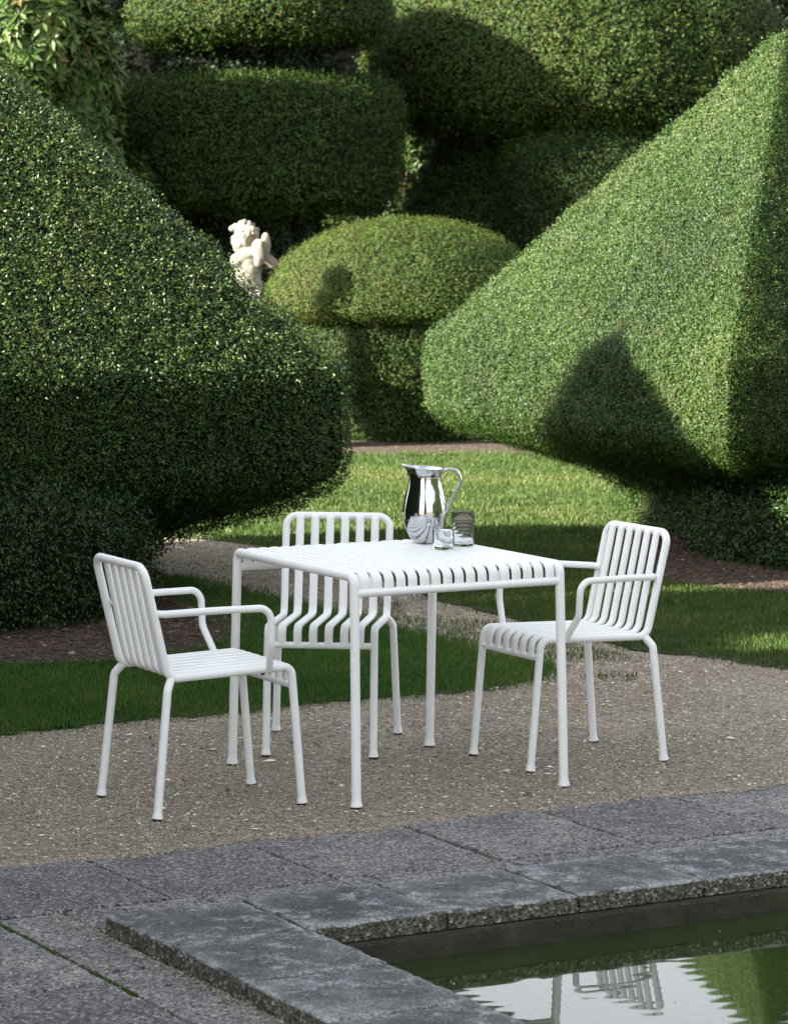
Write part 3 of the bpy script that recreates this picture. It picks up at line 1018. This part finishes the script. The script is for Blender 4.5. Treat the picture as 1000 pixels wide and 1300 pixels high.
def square_shape(cx, cy, a, b_, rot, prof, p=9.0):
    sp = interp_prof(prof); ux = np.array([math.cos(rot), math.sin(rot)]); vx = np.array([-math.sin(rot), math.cos(rot)])

    def fn(TH, TT):
        # walk evenly round a rounded square
        c, s = np.cos(TH), np.sin(TH)
        k = (np.abs(c) ** p + np.abs(s) ** p) ** (-1 / p)
        S, Z = sp(TT)
        x = c * k * S * a; y = s * k * S * b_
        return np.stack([cx + ux[0] * x + vx[0] * y, cy + ux[1] * x + vx[1] * y, Z], -1)
    return fn


def poly_shape(cx, cy, corners, prof, rad=.035, npt=260):
    """clipped hedge with flat faces: its plan (corners relative to the tip) shrinks and grows with the profile"""
    sp = interp_prof(prof)
    C = [np.array([*c, 0.0]) for c in corners]; n = len(C)
    m0 = (C[-1] + C[0]) / 2
    path, _ = fillet([m0] + C + [m0], rad, 8)
    L = np.concatenate([[0], np.cumsum(np.linalg.norm(np.diff(path, axis=0), axis=1))])

    def fn(TH, TT):
        S, Z = sp(TT)
        q = TH / (2 * math.pi) * L[-1]
        x = np.interp(q, L, path[:, 0]); y = np.interp(q, L, path[:, 1])
        return np.stack([cx + x * S, cy + y * S, Z], -1)
    return fn


def round_shape(cx, cy, prof, ex=1.0, ey=1.0):
    sp = interp_prof(prof)

    def fn(TH, TT):
        S, Z = sp(TT)
        return np.stack([cx + np.cos(TH) * S * ex, cy + np.sin(TH) * S * ey, Z], -1)
    return fn


def trunk(parent, x, y, r, z0, z1, seed=1, name='trunk'):
    rng = np.random.default_rng(seed); mb = MB()
    zs = np.linspace(z0, z1, 8)
    path = np.stack([x + np.cumsum(rng.normal(0, r * .12, 8)), y + np.cumsum(rng.normal(0, r * .12, 8)), zs], -1)
    rr = r * np.linspace(1.25, .55, 8); rr[0] = r * 1.6
    tube(mb, path, rr, 12)
    return mb.build(name, M['bark'], parent)


ROT = math.radians(27)
ucx, ucy = math.cos(ROT), math.sin(ROT)
TOP_ = [(1.0, .70), (1.0, .9), (1.0, 1.115), (.985, 1.145), (.80, 1.475), (.60, 1.83), (.40, 2.19), (.20, 2.545), (.06, 2.80), (.0, 2.88)]
PYR = [(.42, .0), (.50, .12), (.56, .22), (.64, .30), (.76, .38), (.90, .48), (.975, .57), (.993, .63)] + TOP_
PYR_R = [(.40, 0), (.42, .15), (.46, .27), (.54, .36), (.66, .43), (.80, .49), (.90, .54), (.965, .61), (.99, .66)] + TOP_


def shift(o, x, y):
    o.matrix_parent_inverse = Matrix.Translation((-x, -y, 0)); return o


def pyramid(tip, corners, apex, prof, label, seed, base, bprof, bias, lk, mat):
    cx, cy = tip
    t = empty('pyramid_topiary', (cx, cy, 0))
    k = (apex - 1.145) / (2.88 - 1.145)
    prof = [(s, z if z <= 1.145 else 1.145 + (z - 1.145) * k) for s, z in prof]
    fw = poly_shape(cx, cy, corners, prof)
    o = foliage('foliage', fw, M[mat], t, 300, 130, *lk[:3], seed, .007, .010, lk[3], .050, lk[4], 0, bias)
    o.matrix_parent_inverse = Matrix.Translation((-cx, -cy, 0))
    bx, by, rx, ry = base
    shift(foliage('lower_foliage', round_shape(bx, by, bprof, rx, ry), M[mat], t, 150, 36, 9000, .022, .010, seed + 40, .02, .04, 1.3, .06, .035, 0, -.2), cx, cy)  # negative bias paints the overhang's shade into these lower leaves
    shift(trunk(t, cx, cy, .16, -.02, 1.0, seed), cx, cy)
    return tag(t, label, 'topiary', 'clipped pyramid hedges')


def left_plan(a, b_):
    cx = -.19 - ucx * a - ucy * b_; cy = 14.9 - ucy * a + ucx * b_
    R_ = lambda x, y: (ucx * x - ucy * y, ucy * x + ucx * y)
    return (cx, cy), [R_(a, -b_), R_(a, b_ - .50), R_(-a, b_ - .50), R_(-a, -b_)]


tip, cor = left_plan(1.55, 1.74)
pyramid(tip, cor, 2.93, PYR, 'dark clipped pyramid hedge on the left, in front of the stone cherub', 61, (-2.4, 14.62, 1.22, 1.14), [(1.0, .0), (1.03, .12), (1.02, .3), (1.03, .44), (.98, .58), (.8, .64), (.3, .66)], -.05, (19000, .0172, .0084, 1.25, .017), 'yew_left')  # negative bias darkens the leaf colour, standing in for weaker sun here
tip = np.array([2.25, 18.1])
cor = [np.array(c) - tip for c in ((1.715, 16.08), (3.49, 17.42), (3.0, 20.1), (.17, 19.1))]
pyramid(tip, cor, 2.93, PYR_R, 'sunlit clipped pyramid hedge on the right with a dark shadow on its face', 62, (2.64, 17.2, .98, 1.25), [(1.0, 0), (1.0, .2), (.96, .36), (.8, .48), (.3, .52)], .03, (33000, .0135, .0068, .95, .015), 'yew_near')


def thing_at(name, x, y):
    return empty(name, (x, y, 0))


def shift(o, x, y):
    o.matrix_parent_inverse = Matrix.Translation((-x, -y, 0)); return o


# domed hedge behind the lawn
x, y = .10, 25.6
t = thing_at('domed_topiary', x, y)
dome = [(.7, 1.015), (1.06, 1.02), (1.15, 1.05)] + [(1.17 * math.cos(a_), 1.08 + .725 * math.sin(a_)) for a_ in np.linspace(0, math.pi / 2, 12)]
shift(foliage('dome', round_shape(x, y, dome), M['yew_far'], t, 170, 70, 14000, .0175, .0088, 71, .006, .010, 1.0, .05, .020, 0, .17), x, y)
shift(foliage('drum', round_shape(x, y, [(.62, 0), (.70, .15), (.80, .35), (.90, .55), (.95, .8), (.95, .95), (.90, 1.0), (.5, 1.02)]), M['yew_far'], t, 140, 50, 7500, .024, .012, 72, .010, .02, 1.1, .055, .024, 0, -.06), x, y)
shift(trunk(t, x, y, .12, -.02, .9, 4), x, y)
tag(t, 'low domed hedge on a clipped drum beyond the lawn, with the cherub shadow on it', 'topiary')

# tiered hedge behind the cherub
x, y = -1.28, 28.0
t = thing_at('tiered_topiary', x, y)
shift(foliage('drum_tier', round_shape(x, y, [(.5, 1.86), (1.1, 1.90), (1.27, 1.97), (1.32, 2.10), (1.34, 2.5), (1.33, 2.85), (1.28, 2.95), (1.15, 3.01), (.6, 3.03)]), M['yew_far'], t, 170, 60, 5600, .030, .014, 73, .02, .03, 1.0, .04, .03, .04, -.05), x, y)
shift(foliage('top_tier', round_shape(x + .08, y, [(.45, 3.42), (.9, 3.36), (1.10, 3.38), (1.19, 3.5), (1.17, 3.66), (1.02, 3.9), (.75, 4.1), (.4, 4.22), (0, 4.26)]), M['yew_far'], t, 150, 50, 5600, .030, .014, 74, .02, .03, 1.0, .04, .03, .03), x, y)
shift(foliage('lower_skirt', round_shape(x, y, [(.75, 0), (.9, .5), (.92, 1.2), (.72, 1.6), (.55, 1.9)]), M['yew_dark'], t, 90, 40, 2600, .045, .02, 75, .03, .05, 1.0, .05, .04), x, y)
shift(trunk(t, x, y, .24, -.02, 3.6, 5), x, y)
shift(foliage('neck', round_shape(x, y, [(.85, 3.0), (.7, 3.1), (.66, 3.3), (.8, 3.45)]), M['yew_dark'], t, 90, 20, 1500, .06, .02, 75, .04, .06, 1.2, .06, .07), x, y)
for k in range(9):
    a = k * 2.4; mb = MB()
    tube(mb, [(x, y, 2.95 + .02 * k), (x + .45 * math.cos(a), y + .45 * math.sin(a), 3.2), (x + .8 * math.cos(a), y + .8 * math.sin(a), 3.45)], [.06, .045, .02], 7)
    shift(mb.build('branch', M['bark'], t), x, y)
tag(t, 'tall two-tiered clipped yew with a flat drum below a cushion, behind the cherub', 'topiary')

# broad mushroom hedge, upper right
x, y = 1.74, 29.8
t = thing_at('mushroom_topiary', x, y)
shift(foliage('cap', round_shape(x, y, [(.6, 2.62), (1.15, 2.60), (1.45, 2.68), (1.62, 2.85), (1.69, 3.1), (1.66, 3.4), (1.52, 3.75), (1.25, 4.05), (.85, 4.27), (.4, 4.36), (0, 4.38)], 1.20, 1), M['yew_far'], t, 210, 70, 5600, .032, .015, 76, .025, .04, 1.0, .04, .035, .05, .04), x, y)
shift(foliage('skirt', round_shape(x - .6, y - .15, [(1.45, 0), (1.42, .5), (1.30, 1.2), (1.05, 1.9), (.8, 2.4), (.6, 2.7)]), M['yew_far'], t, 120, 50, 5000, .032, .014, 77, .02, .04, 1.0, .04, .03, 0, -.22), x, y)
shift(trunk(t, x, y, .25, -.02, 3.2, 6), x, y)
tag(t, 'large mushroom-shaped clipped hedge at the top right, partly in shadow', 'topiary')
# darker ball below its rim
x, y = 1.72, 28.6
t = thing_at('drum_topiary', x, y)
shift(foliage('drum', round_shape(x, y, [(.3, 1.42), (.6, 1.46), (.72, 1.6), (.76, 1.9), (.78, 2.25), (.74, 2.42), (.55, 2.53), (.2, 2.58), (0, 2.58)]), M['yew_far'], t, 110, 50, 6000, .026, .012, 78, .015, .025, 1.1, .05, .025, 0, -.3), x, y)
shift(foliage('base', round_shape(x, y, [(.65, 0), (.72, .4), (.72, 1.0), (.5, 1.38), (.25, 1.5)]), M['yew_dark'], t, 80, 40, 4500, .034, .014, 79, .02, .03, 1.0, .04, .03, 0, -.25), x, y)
tag(t, 'dark rounded drum hedge tucked below the rim of the mushroom hedge', 'topiary')


# loose shrubs and trees -------------------------------------------------------------------------
def rosette_leaves(centres, axes, per, L, Wd, rng):
    n = len(centres); C = np.repeat(centres, per, 0); A = np.repeat(axes, per, 0)
    ph = np.tile(np.arange(per) * 2.39996, n) + np.repeat(rng.random(n) * 6.28, per)
    ref = np.tile([0, 0, 1.0], (len(A), 1)); ref[np.abs(A[:, 2]) > .9] = [1, 0, 0]
    e1 = unit(np.cross(A, ref)); e2 = np.cross(A, e1)
    rad = np.cos(ph)[:, None] * e1 + np.sin(ph)[:, None] * e2
    el = rng.uniform(-.25, .6, len(A))[:, None]
    d = unit(rad + A * el)
    s = unit(np.cross(d, A)); up = np.cross(s, d)
    Ls = L * rng.uniform(.7, 1.25, (len(A), 1)); Ws = Wd * rng.uniform(.8, 1.2, (len(A), 1))
    p0 = C + d * Ls * .08; m1 = C + d * Ls * .5 + up * Ls * .03; tip = C + d * Ls - up * Ls * .14
    V = np.stack([p0, m1 + s * Ws / 2 - up * Ws * .1, tip, m1 - s * Ws / 2 - up * Ws * .1], 1).reshape(-1, 3)
    return V, np.arange(4 * len(A)).reshape(-1, 4)


def shrub(name, x, y, rx, ry, z0, z1, nros, L, Wd, seed, label, group=None, mat='rhodo', core=True):
    rng = np.random.default_rng(seed)
    t = thing_at(name, x, y)
    zc, rz = (z0 + z1) / 2, (z1 - z0) / 2
    # lobes make the outline uneven
    nl = 16
    ld = unit(rng.normal(0, 1, (nl, 3))); lo = ld * rng.uniform(.45, .75, (nl, 1)); lr = rng.uniform(.28, .46, nl)
    k = rng.integers(0, nl, nros)
    dr = unit(rng.normal(0, 1, (nros, 3)))
    q = lo[k] + dr * (lr[k] * rng.uniform(.75, 1.05, nros))[:, None]
    inn = np.min(np.linalg.norm(q[:, None] - lo[None], axis=2) / lr[None], axis=1)
    ok = inn > .72
    q, dr = q[ok], dr[ok]
    C = np.stack([x + q[:, 0] * rx, y + q[:, 1] * ry, zc + q[:, 2] * rz], -1)
    ax = unit(dr + np.array([0, 0, .7]) + rng.normal(0, .25, dr.shape))
    V, Fq = rosette_leaves(C, ax, 8, L, Wd, rng)
    r = np.clip(.5 + .2 * np.repeat(rng.normal(0, 1, len(C)), 8) + rng.normal(0, .12, len(C) * 8), 0, 1)
    o = mesh_np('foliage', V, Fq, M[mat], t, rnd=r)
    shift(o, x, y)
    # woody limbs
    mb = MB()
    for i in range(nl):
        e = np.array([x + lo[i, 0] * rx, y + lo[i, 1] * ry, zc + lo[i, 2] * rz])
        b_ = np.array([x + rng.normal(0, .1), y + rng.normal(0, .1), -.02])
        mid = (e + b_) / 2 + np.array([*(rng.normal(0, .1, 2)), .15])
        tube(mb, [b_, mid, e], [.035, .024, .01], 6)
    shift(mb.build('stem', M['bark'], t), x, y)
    return tag(t, label, 'shrub', group)


shrub('rhododendron_bush', -3.15, 25.8, 1.0, .85, .2, 4.2, 9500, .135, .045, 81, 'bright rhododendron with big glossy leaves in sun at the top left', 'rhododendrons')
shrub('rhododendron_bush', -2.55, 26.9, .75, .6, .5, 2.75, 2600, .115, .038, 82, 'dimmer rhododendron in the gap between the bright one and the drum hedge', 'rhododendrons')
shrub('azalea_bush', -.62, 30.0, .5, .4, .9, 2.0, 700, .075, .026, 83, 'small lit shrub seen between the drum hedge and the dome')
shrub('azalea_bush', .12, 30.2, .35, .3, 1.6, 2.75, 350, .075, .026, 84, 'tiny lit shrub seen beside the left end of the mushroom hedge')


def conifer(x, y, h, rad, seed, label, nbr=70, per=260):
    rng = np.random.default_rng(seed)
    t = thing_at('conifer_tree', x, y)
    shift(trunk(t, x, y, .2, -.02, h * .97, seed), x, y)
    Vs, n0 = [], 0; Rs = []
    mb = MB()
    for k in range(nbr):
        f = (k + rng.random()) / nbr
        z = h * (.06 + .92 * f); L = rad * (1 - f) ** .75 * rng.uniform(.7, 1.1) + .12
        a = rng.random() * 6.283
        d = np.array([math.cos(a), math.sin(a), 0]); drop = rng.uniform(.12, .4)
        s = np.sqrt(rng.random(per))
        w = (rng.normal(0, 1, per)) * .16 * L * (1.15 - s)
        side = np.array([-d[1], d[0], 0])
        C = np.array([x, y, z]) + s[:, None] * L * d + w[:, None] * side
        C[:, 2] += L * (.18 * s - drop * s ** 2 * 1.6) - np.abs(rng.normal(0, .05, per)) - .15 * np.abs(w)
        dirs = unit(d + .5 * np.sign(w)[:, None] * side + np.array([0, 0, -.35]))
        V, _ = leaves(C, dirs, .15, .035, .35, rng)
        Vs.append(V); Rs.append(np.clip(.4 + .2 * rng.normal() + rng.normal(0, .18, per), 0, 1))
        p = [np.array([x, y, z]) + s_ * L * d + np.array([0, 0, L * (.18 * s_ - drop * s_ ** 2 * 1.6)]) for s_ in (0, .5, .95)]
        tube(mb, p, [.03, .018, .006], 5)
    V = np.concatenate(Vs); R = np.concatenate(Rs)
    shift(mesh_np('crown', V, np.arange(len(V)).reshape(-1, 4), M['yew_dark'], t, rnd=R), x, y)
    shift(mb.build('branch', M['bark'], t), x, y)
    return tag(t, label, 'tree', 'dark conifers behind the hedges')


CON = [(-2.5, 31.5, 5.4, 1.6, 'dark drooping conifer between the rhododendron and the tiered hedge'),
       (-5.2, 33.0, 6.0, 2.0, 'dark conifer behind the bright rhododendron'),
       (-.35, 33.2, 5.6, 1.8, 'dark conifer showing between the tiered hedge and the mushroom hedge'),
       (1.6, 35.0, 5.8, 2.0, 'dark conifer hidden behind the mushroom hedge'),
       (4.4, 33.2, 5.6, 2.1, 'dark conifer behind the right pyramid tip'),
       (-1.5, 36.4, 6.2, 2.1, 'rearmost dark conifer behind the tiered hedge'),
       (6.8, 34.8, 6.0, 2.2, 'dark conifer far to the right of the mushroom hedge')]
for i, (x, y, h, rr, lab) in enumerate(CON): conifer(x, y, h, rr, 90 + i, lab)


# ------------------------------------------------------------------ stone cherub
def cherub():
    cx, cy, zf = -1.155, 24.4, .92
    t = empty('cherub_statue', (cx, cy, zf))
    S = 1 / 1765.0

    def pt(zx, zy, dy=0.0): return Vector(((zx - 318) * S, dy, (1660 - zy) * S))

    def blob(parts, name, voxel, smooth_it=4):
        bm = bmesh.new()
        for p in parts:
            c, rad, rot = p
            mtx = Matrix.Translation(c) @ Matrix.Rotation(math.radians(rot), 4, 'Y') @ Matrix.Diagonal((*rad, 1))
            bmesh.ops.create_uvsphere(bm, u_segments=20, v_segments=12, radius=1, matrix=mtx)
        me = bpy.data.meshes.new(name); bm.to_mesh(me); bm.free()
        o = bpy.data.objects.new(name, me); link(o)
        md = o.modifiers.new('r', 'REMESH'); md.mode = 'VOXEL'; md.voxel_size = voxel; md.use_smooth_shade = True
        ms = o.modifiers.new('s', 'SMOOTH'); ms.factor = .5; ms.iterations = smooth_it
        dg = bpy.context.evaluated_depsgraph_get()
        m2 = bpy.data.meshes.new_from_object(o.evaluated_get(dg)); m2.name = name
        o.modifiers.clear(); o.data = m2
        for f in m2.polygons: f.use_smooth = True
        m2.materials.append(M['marble']); o.parent = t
        return o
    limb = lambda a, b_, r0, r1, n=7: [(a.lerp(b_, i / (n - 1)), ((r0 + (r1 - r0) * i / (n - 1)),) * 3, 0) for i in range(n)]
    P = []
    # head in profile to the left: skull, cheek, jaw, nose, lips, chin, brow
    P += [(pt(300, 350), (.088, .082, .098), 0), (pt(225, 420, -.01), (.058, .06, .062), 0), (pt(215, 420, -.035), (.035, .03, .036), 0), (pt(215, 420, .03), (.035, .03, .036), 0),
          (pt(195, 505), (.034, .036, .026), 0), (pt(150, 380), (.030, .045, .035), 0), (pt(118, 425), (.013, .013, .015), 20), (pt(140, 405), (.014, .013, .028), 15),
          (pt(143, 470), (.013, .022, .008), 0), (pt(148, 492), (.012, .019, .008), 0), (pt(165, 525), (.019, .022, .016), 0), (pt(300, 420, -.085), (.016, .010, .026), 0)]
    # neck, chest, back, belly, hips
    P += limb(pt(290, 500), pt(310, 620), .055, .062, 4)
    P += [(pt(330, 690), (.12, .085, .085), 0), (pt(340, 790), (.108, .088, .10), 0), (pt(345, 900), (.098, .088, .10), 0), (pt(350, 1010), (.108, .096, .085), 0), (pt(310, 920, .0), (.09, .07, .08), 0)]
    # raised upper arms seen from behind, elbows out to both sides
    P += limb(pt(420, 560, -.03), pt(195, 672, -.03), .052, .062, 9) + limb(pt(195, 690, -.02), pt(350, 745, .07), .054, .036, 8)
    P += [(pt(178, 680, -.03), (.046, .06, .052), 0)]
    P += limb(pt(500, 580, -.02), pt(690, 705, -.02), .050, .036, 9) + limb(pt(690, 712, -.02), pt(540, 745, .07), .036, .03, 8)
    P += [(pt(350, 740, .09), (.032, .03, .024), 0), (pt(530, 745, .09), (.032, .03, .024), 0)]
    # legs
    P += limb(pt(300, 1060), pt(290, 1330, .03), .078, .052) + limb(pt(290, 1330, .03), pt(300, 1600, -.01), .050, .034) + limb(pt(300, 1610, .0), pt(255, 1640, .03), .032, .026, 4)
    P += limb(pt(400, 1060), pt(420, 1330, -.02), .078, .052) + limb(pt(420, 1330, -.02), pt(410, 1600, 0), .050, .034) + limb(pt(410, 1610, 0), pt(365, 1640, .02), .032, .026, 4)
    blob(P, 'body', .0075, 2)
    # curls
    rng = np.random.default_rng(5); H = [(pt(305, 290), (.090, .084, .082), 0), (pt(120, 235), (.030, .034, .026), 0), (pt(170, 215), (.036, .045, .030), 0)]
    for k in range(70):
        d = unit(rng.normal(0, 1, 3))
        if d[2] < -.55 or (d[0] < -.55 and d[2] < .25): continue
        c = pt(305, 320) + Vector((d[0] * .092, d[1] * .088, d[2] * .098))
        H.append((c, (rng.uniform(.016, .027),) * 3, 0))
    blob(H, 'curls', .0055, 1)
    # wings on the back (the back faces the camera)
    def wing(pts, ry):
        W = []
        for (zx, zy, rx, rz, rot, dy) in pts: W.append((pt(zx, zy, dy), (rx, ry, rz), rot))
        return W
    blob(wing([(470, 500, .050, .075, 10, -.10), (490, 590, .040, .085, 4, -.115), (480, 680, .030, .045, 0, -.12), (520, 560, .028, .10, -2, -.112), (460, 600, .020, .085, 6, -.108)], .022), 'wing', .0065, 2)
    blob(wing([(580, 380, .034, .055, 0, -.06), (590, 460, .036, .085, 0, -.06), (585, 560, .028, .075, 0, -.06), (545, 480, .030, .085, 10, -.07)], .022), 'wing', .0065, 2)
    # drapery sash over the hip
    D = []
    for k in range(14):
        s = k / 13; D.append((pt(330 + 190 * s ** .7, 930 + 260 * s ** 1.6, -.075 + .03 * s), (.032, .03, .022), 35))
    for k in range(8):
        s = k / 7; D.append((pt(500 + 15 * s, 1080 + 190 * s, -.05), (.022, .03, .03), 0))
    blob(D, 'sash', .0065, 2)
    mb = MB()
    lathe(mb, [(0, -.0), (.15, -.0), (.155, .01), (.15, .022), (0, .024)], 24)
    mb.build('base_disc', M['marble'], t)
    t.rotation_euler = (0, 0, 0)
    tag(t, 'pale stone cherub statue with wings rising above the left hedge', 'statue')
    pl = empty('plinth', (cx, cy, 0))
    mb = MB()
    def box(mb, hx, z0, z1, ch=.008):
        V = []
        for (h, z) in ((hx - ch, z0), (hx, z0 + ch), (hx, z1 - ch), (hx - ch, z1)):
            V += [(-h, -h, z), (h, -h, z), (h, h, z), (-h, h, z)]
        Fc = [(0, 3, 2, 1), (12, 13, 14, 15)] + [(i * 4 + k, i * 4 + (k + 1) % 4, (i + 1) * 4 + (k + 1) % 4, (i + 1) * 4 + k) for i in range(3) for k in range(4)]
        mb.add(V, Fc)
    box(mb, .19, .12, .84); mb.build('shaft', M['marble'], pl, smooth=False)
    mb = MB(); box(mb, .26, 0, .122); mb.build('foot_block', M['marble'], pl, smooth=False)
    mb = MB(); box(mb, .235, .838, .928); mb.build('cap_block', M['marble'], pl, smooth=False)
    tag(pl, 'stone plinth under the cherub, hidden behind the left hedge', 'plinth')


cherub()

# ------------------------------------------------------------------ tall hedge outside the picture on the left: it keeps the terrace in shade
def wall_hedge(name, p0, p1, thick, h, seed, label, mat='yew_far'):
    a, b_ = np.array(p0), np.array(p1); c = (a + b_) / 2; L = np.linalg.norm(b_ - a); rot = math.atan2(*(b_ - a)[::-1])
    t = thing_at(name, *c)
    fn = square_shape(c[0], c[1], L / 2, thick / 2, rot, [(.97, 0), (1, .3), (1, h * .5), (.985, h * .9), (.93, h), (.5, h + .03), (0, h + .05)], 14)
    shift(foliage('foliage', fn, M[mat], t, 160, 60, 700, .07, .035, seed, .05, .12, 1.0, .05, .06), *c)
    shift(trunk(t, c[0], c[1], .2, -.02, h * .8, seed), *c)
    return tag(t, label, 'hedge')


wall_hedge('screen_hedge', (-5.6, 1.0), (-5.3, 10.25), 1.3, 5.4, 101, 'tall clipped hedge left of the terrace, outside the picture, shading the furniture')
wall_hedge('screen_hedge', (-9.5, 27.5), (-8.8, 36), 1.6, 9.0, 102, 'tall hedge added far left outside the picture to shade the conifers')  # unseen hedge put in to keep the sun off the conifers

wall_hedge('screen_hedge', (-3.8, 10.2), (-3.7, 11.75), .8, 2.3, 106, 'low hedge added outside the picture to shade the front lawn')  # added out of view, its height set to shade the front lawn
wall_hedge('screen_hedge', (-3.7, 11.8), (-3.6, 13.15), .8, 2.75, 107, 'hedge added outside the picture to shade the lawn behind the right chair')  # unseen block, shaped to throw shade on the right-hand lawn
wall_hedge('screen_hedge', (-5.25, 25.0), (-5.25, 27.2), .9, 4.6, 108, 'clipped hedge left of the rhododendrons, outside the picture')  # invented caster for the shade on the drum tier
x, y = .4, -4.2
t = thing_at('blocker_cone', x, y)  # added out of view so the pitcher reflects something dark
shift(foliage('foliage', round_shape(x, y, [(1.5, 0), (1.75, .6), (1.7, 2.5), (1.3, 4.6), (.7, 6.2), (0, 7.2)]), M['yew_far'], t, 90, 60, 900, .06, .03, 104, .03, .08, 1.0, .05, .05), x, y)
shift(trunk(t, x, y, .2, -.02, 4, 9), x, y)
tag(t, 'tall leafy cone added unseen behind the camera to darken the pitcher reflection', 'topiary')
wall_hedge('screen_hedge', (11.5, -2), (11.0, 13), 1.5, 4.5, 105, 'tall hedge added right of the pool, outside the picture, to cut low sky light')  # added occluder against low sky light from the right
wall_hedge('screen_hedge', (-13, 40), (13, 41), 1.5, 5.6, 103, 'dark hedge wall closing the garden behind the conifers', 'yew_dark')

# ------------------------------------------------------------------ light
w = bpy.data.worlds.new('World'); SC.world = w; w.use_nodes = True
nt = w.node_tree; bg = nt.nodes['Background']
sky = nt.nodes.new('ShaderNodeTexSky'); sky.sky_type = 'NISHITA'; sky.sun_disc = False
el = math.asin(SUN[2]); sky.sun_elevation = el; sky.sun_rotation = math.atan2(SUN[0], SUN[1])
sky.air_density = 1.0; sky.dust_density = 2.0; sky.ozone_density = 1.0
hsv = nt.nodes.new('ShaderNodeHueSaturation'); hsv.inputs['Saturation'].default_value = .21
nt.links.new(sky.outputs[0], hsv.inputs['Color']); nt.links.new(hsv.outputs['Color'], bg.inputs['Color']); bg.inputs['Strength'].default_value = .085
ld = bpy.data.lights.new('sun', 'SUN'); ld.energy = 5.0; ld.angle = math.radians(.55); ld.color = (1, .93, .80)
lo = bpy.data.objects.new('sun', ld); link(lo)
lo.rotation_euler = Vector(SUN).to_track_quat('Z', 'Y').to_euler(); lo.location = (-20, -8, 14)

# ------------------------------------------------------------------ camera and view
cd = bpy.data.cameras.new('camera'); co = bpy.data.objects.new('camera', cd); link(co)
co.location = (0, 0, HC)
R = Matrix.Rotation(math.pi / 2 - PITCH, 4, 'X') @ Matrix.Rotation(-ROLL, 4, 'Z')
co.rotation_euler = R.to_euler()
cd.sensor_fit = 'VERTICAL'; cd.sensor_height = 36; cd.sensor_width = 27.7; cd.lens = F / 1300 * 36
cd.clip_start = .1; cd.clip_end = 800
cd.dof.use_dof = True; cd.dof.focus_distance = 10.6; cd.dof.aperture_fstop = 9.5
SC.camera = co
vs_ = SC.view_settings
vs_.view_transform = 'Standard'; vs_.look = 'None'; vs_.gamma = 1; vs_.exposure = 2.68
SC.cycles.max_bounces = 24; SC.cycles.diffuse_bounces = 4; SC.cycles.glossy_bounces = 6; SC.cycles.transmission_bounces = 22; SC.cycles.transparent_max_bounces = 12
SC.cycles.use_denoising = True
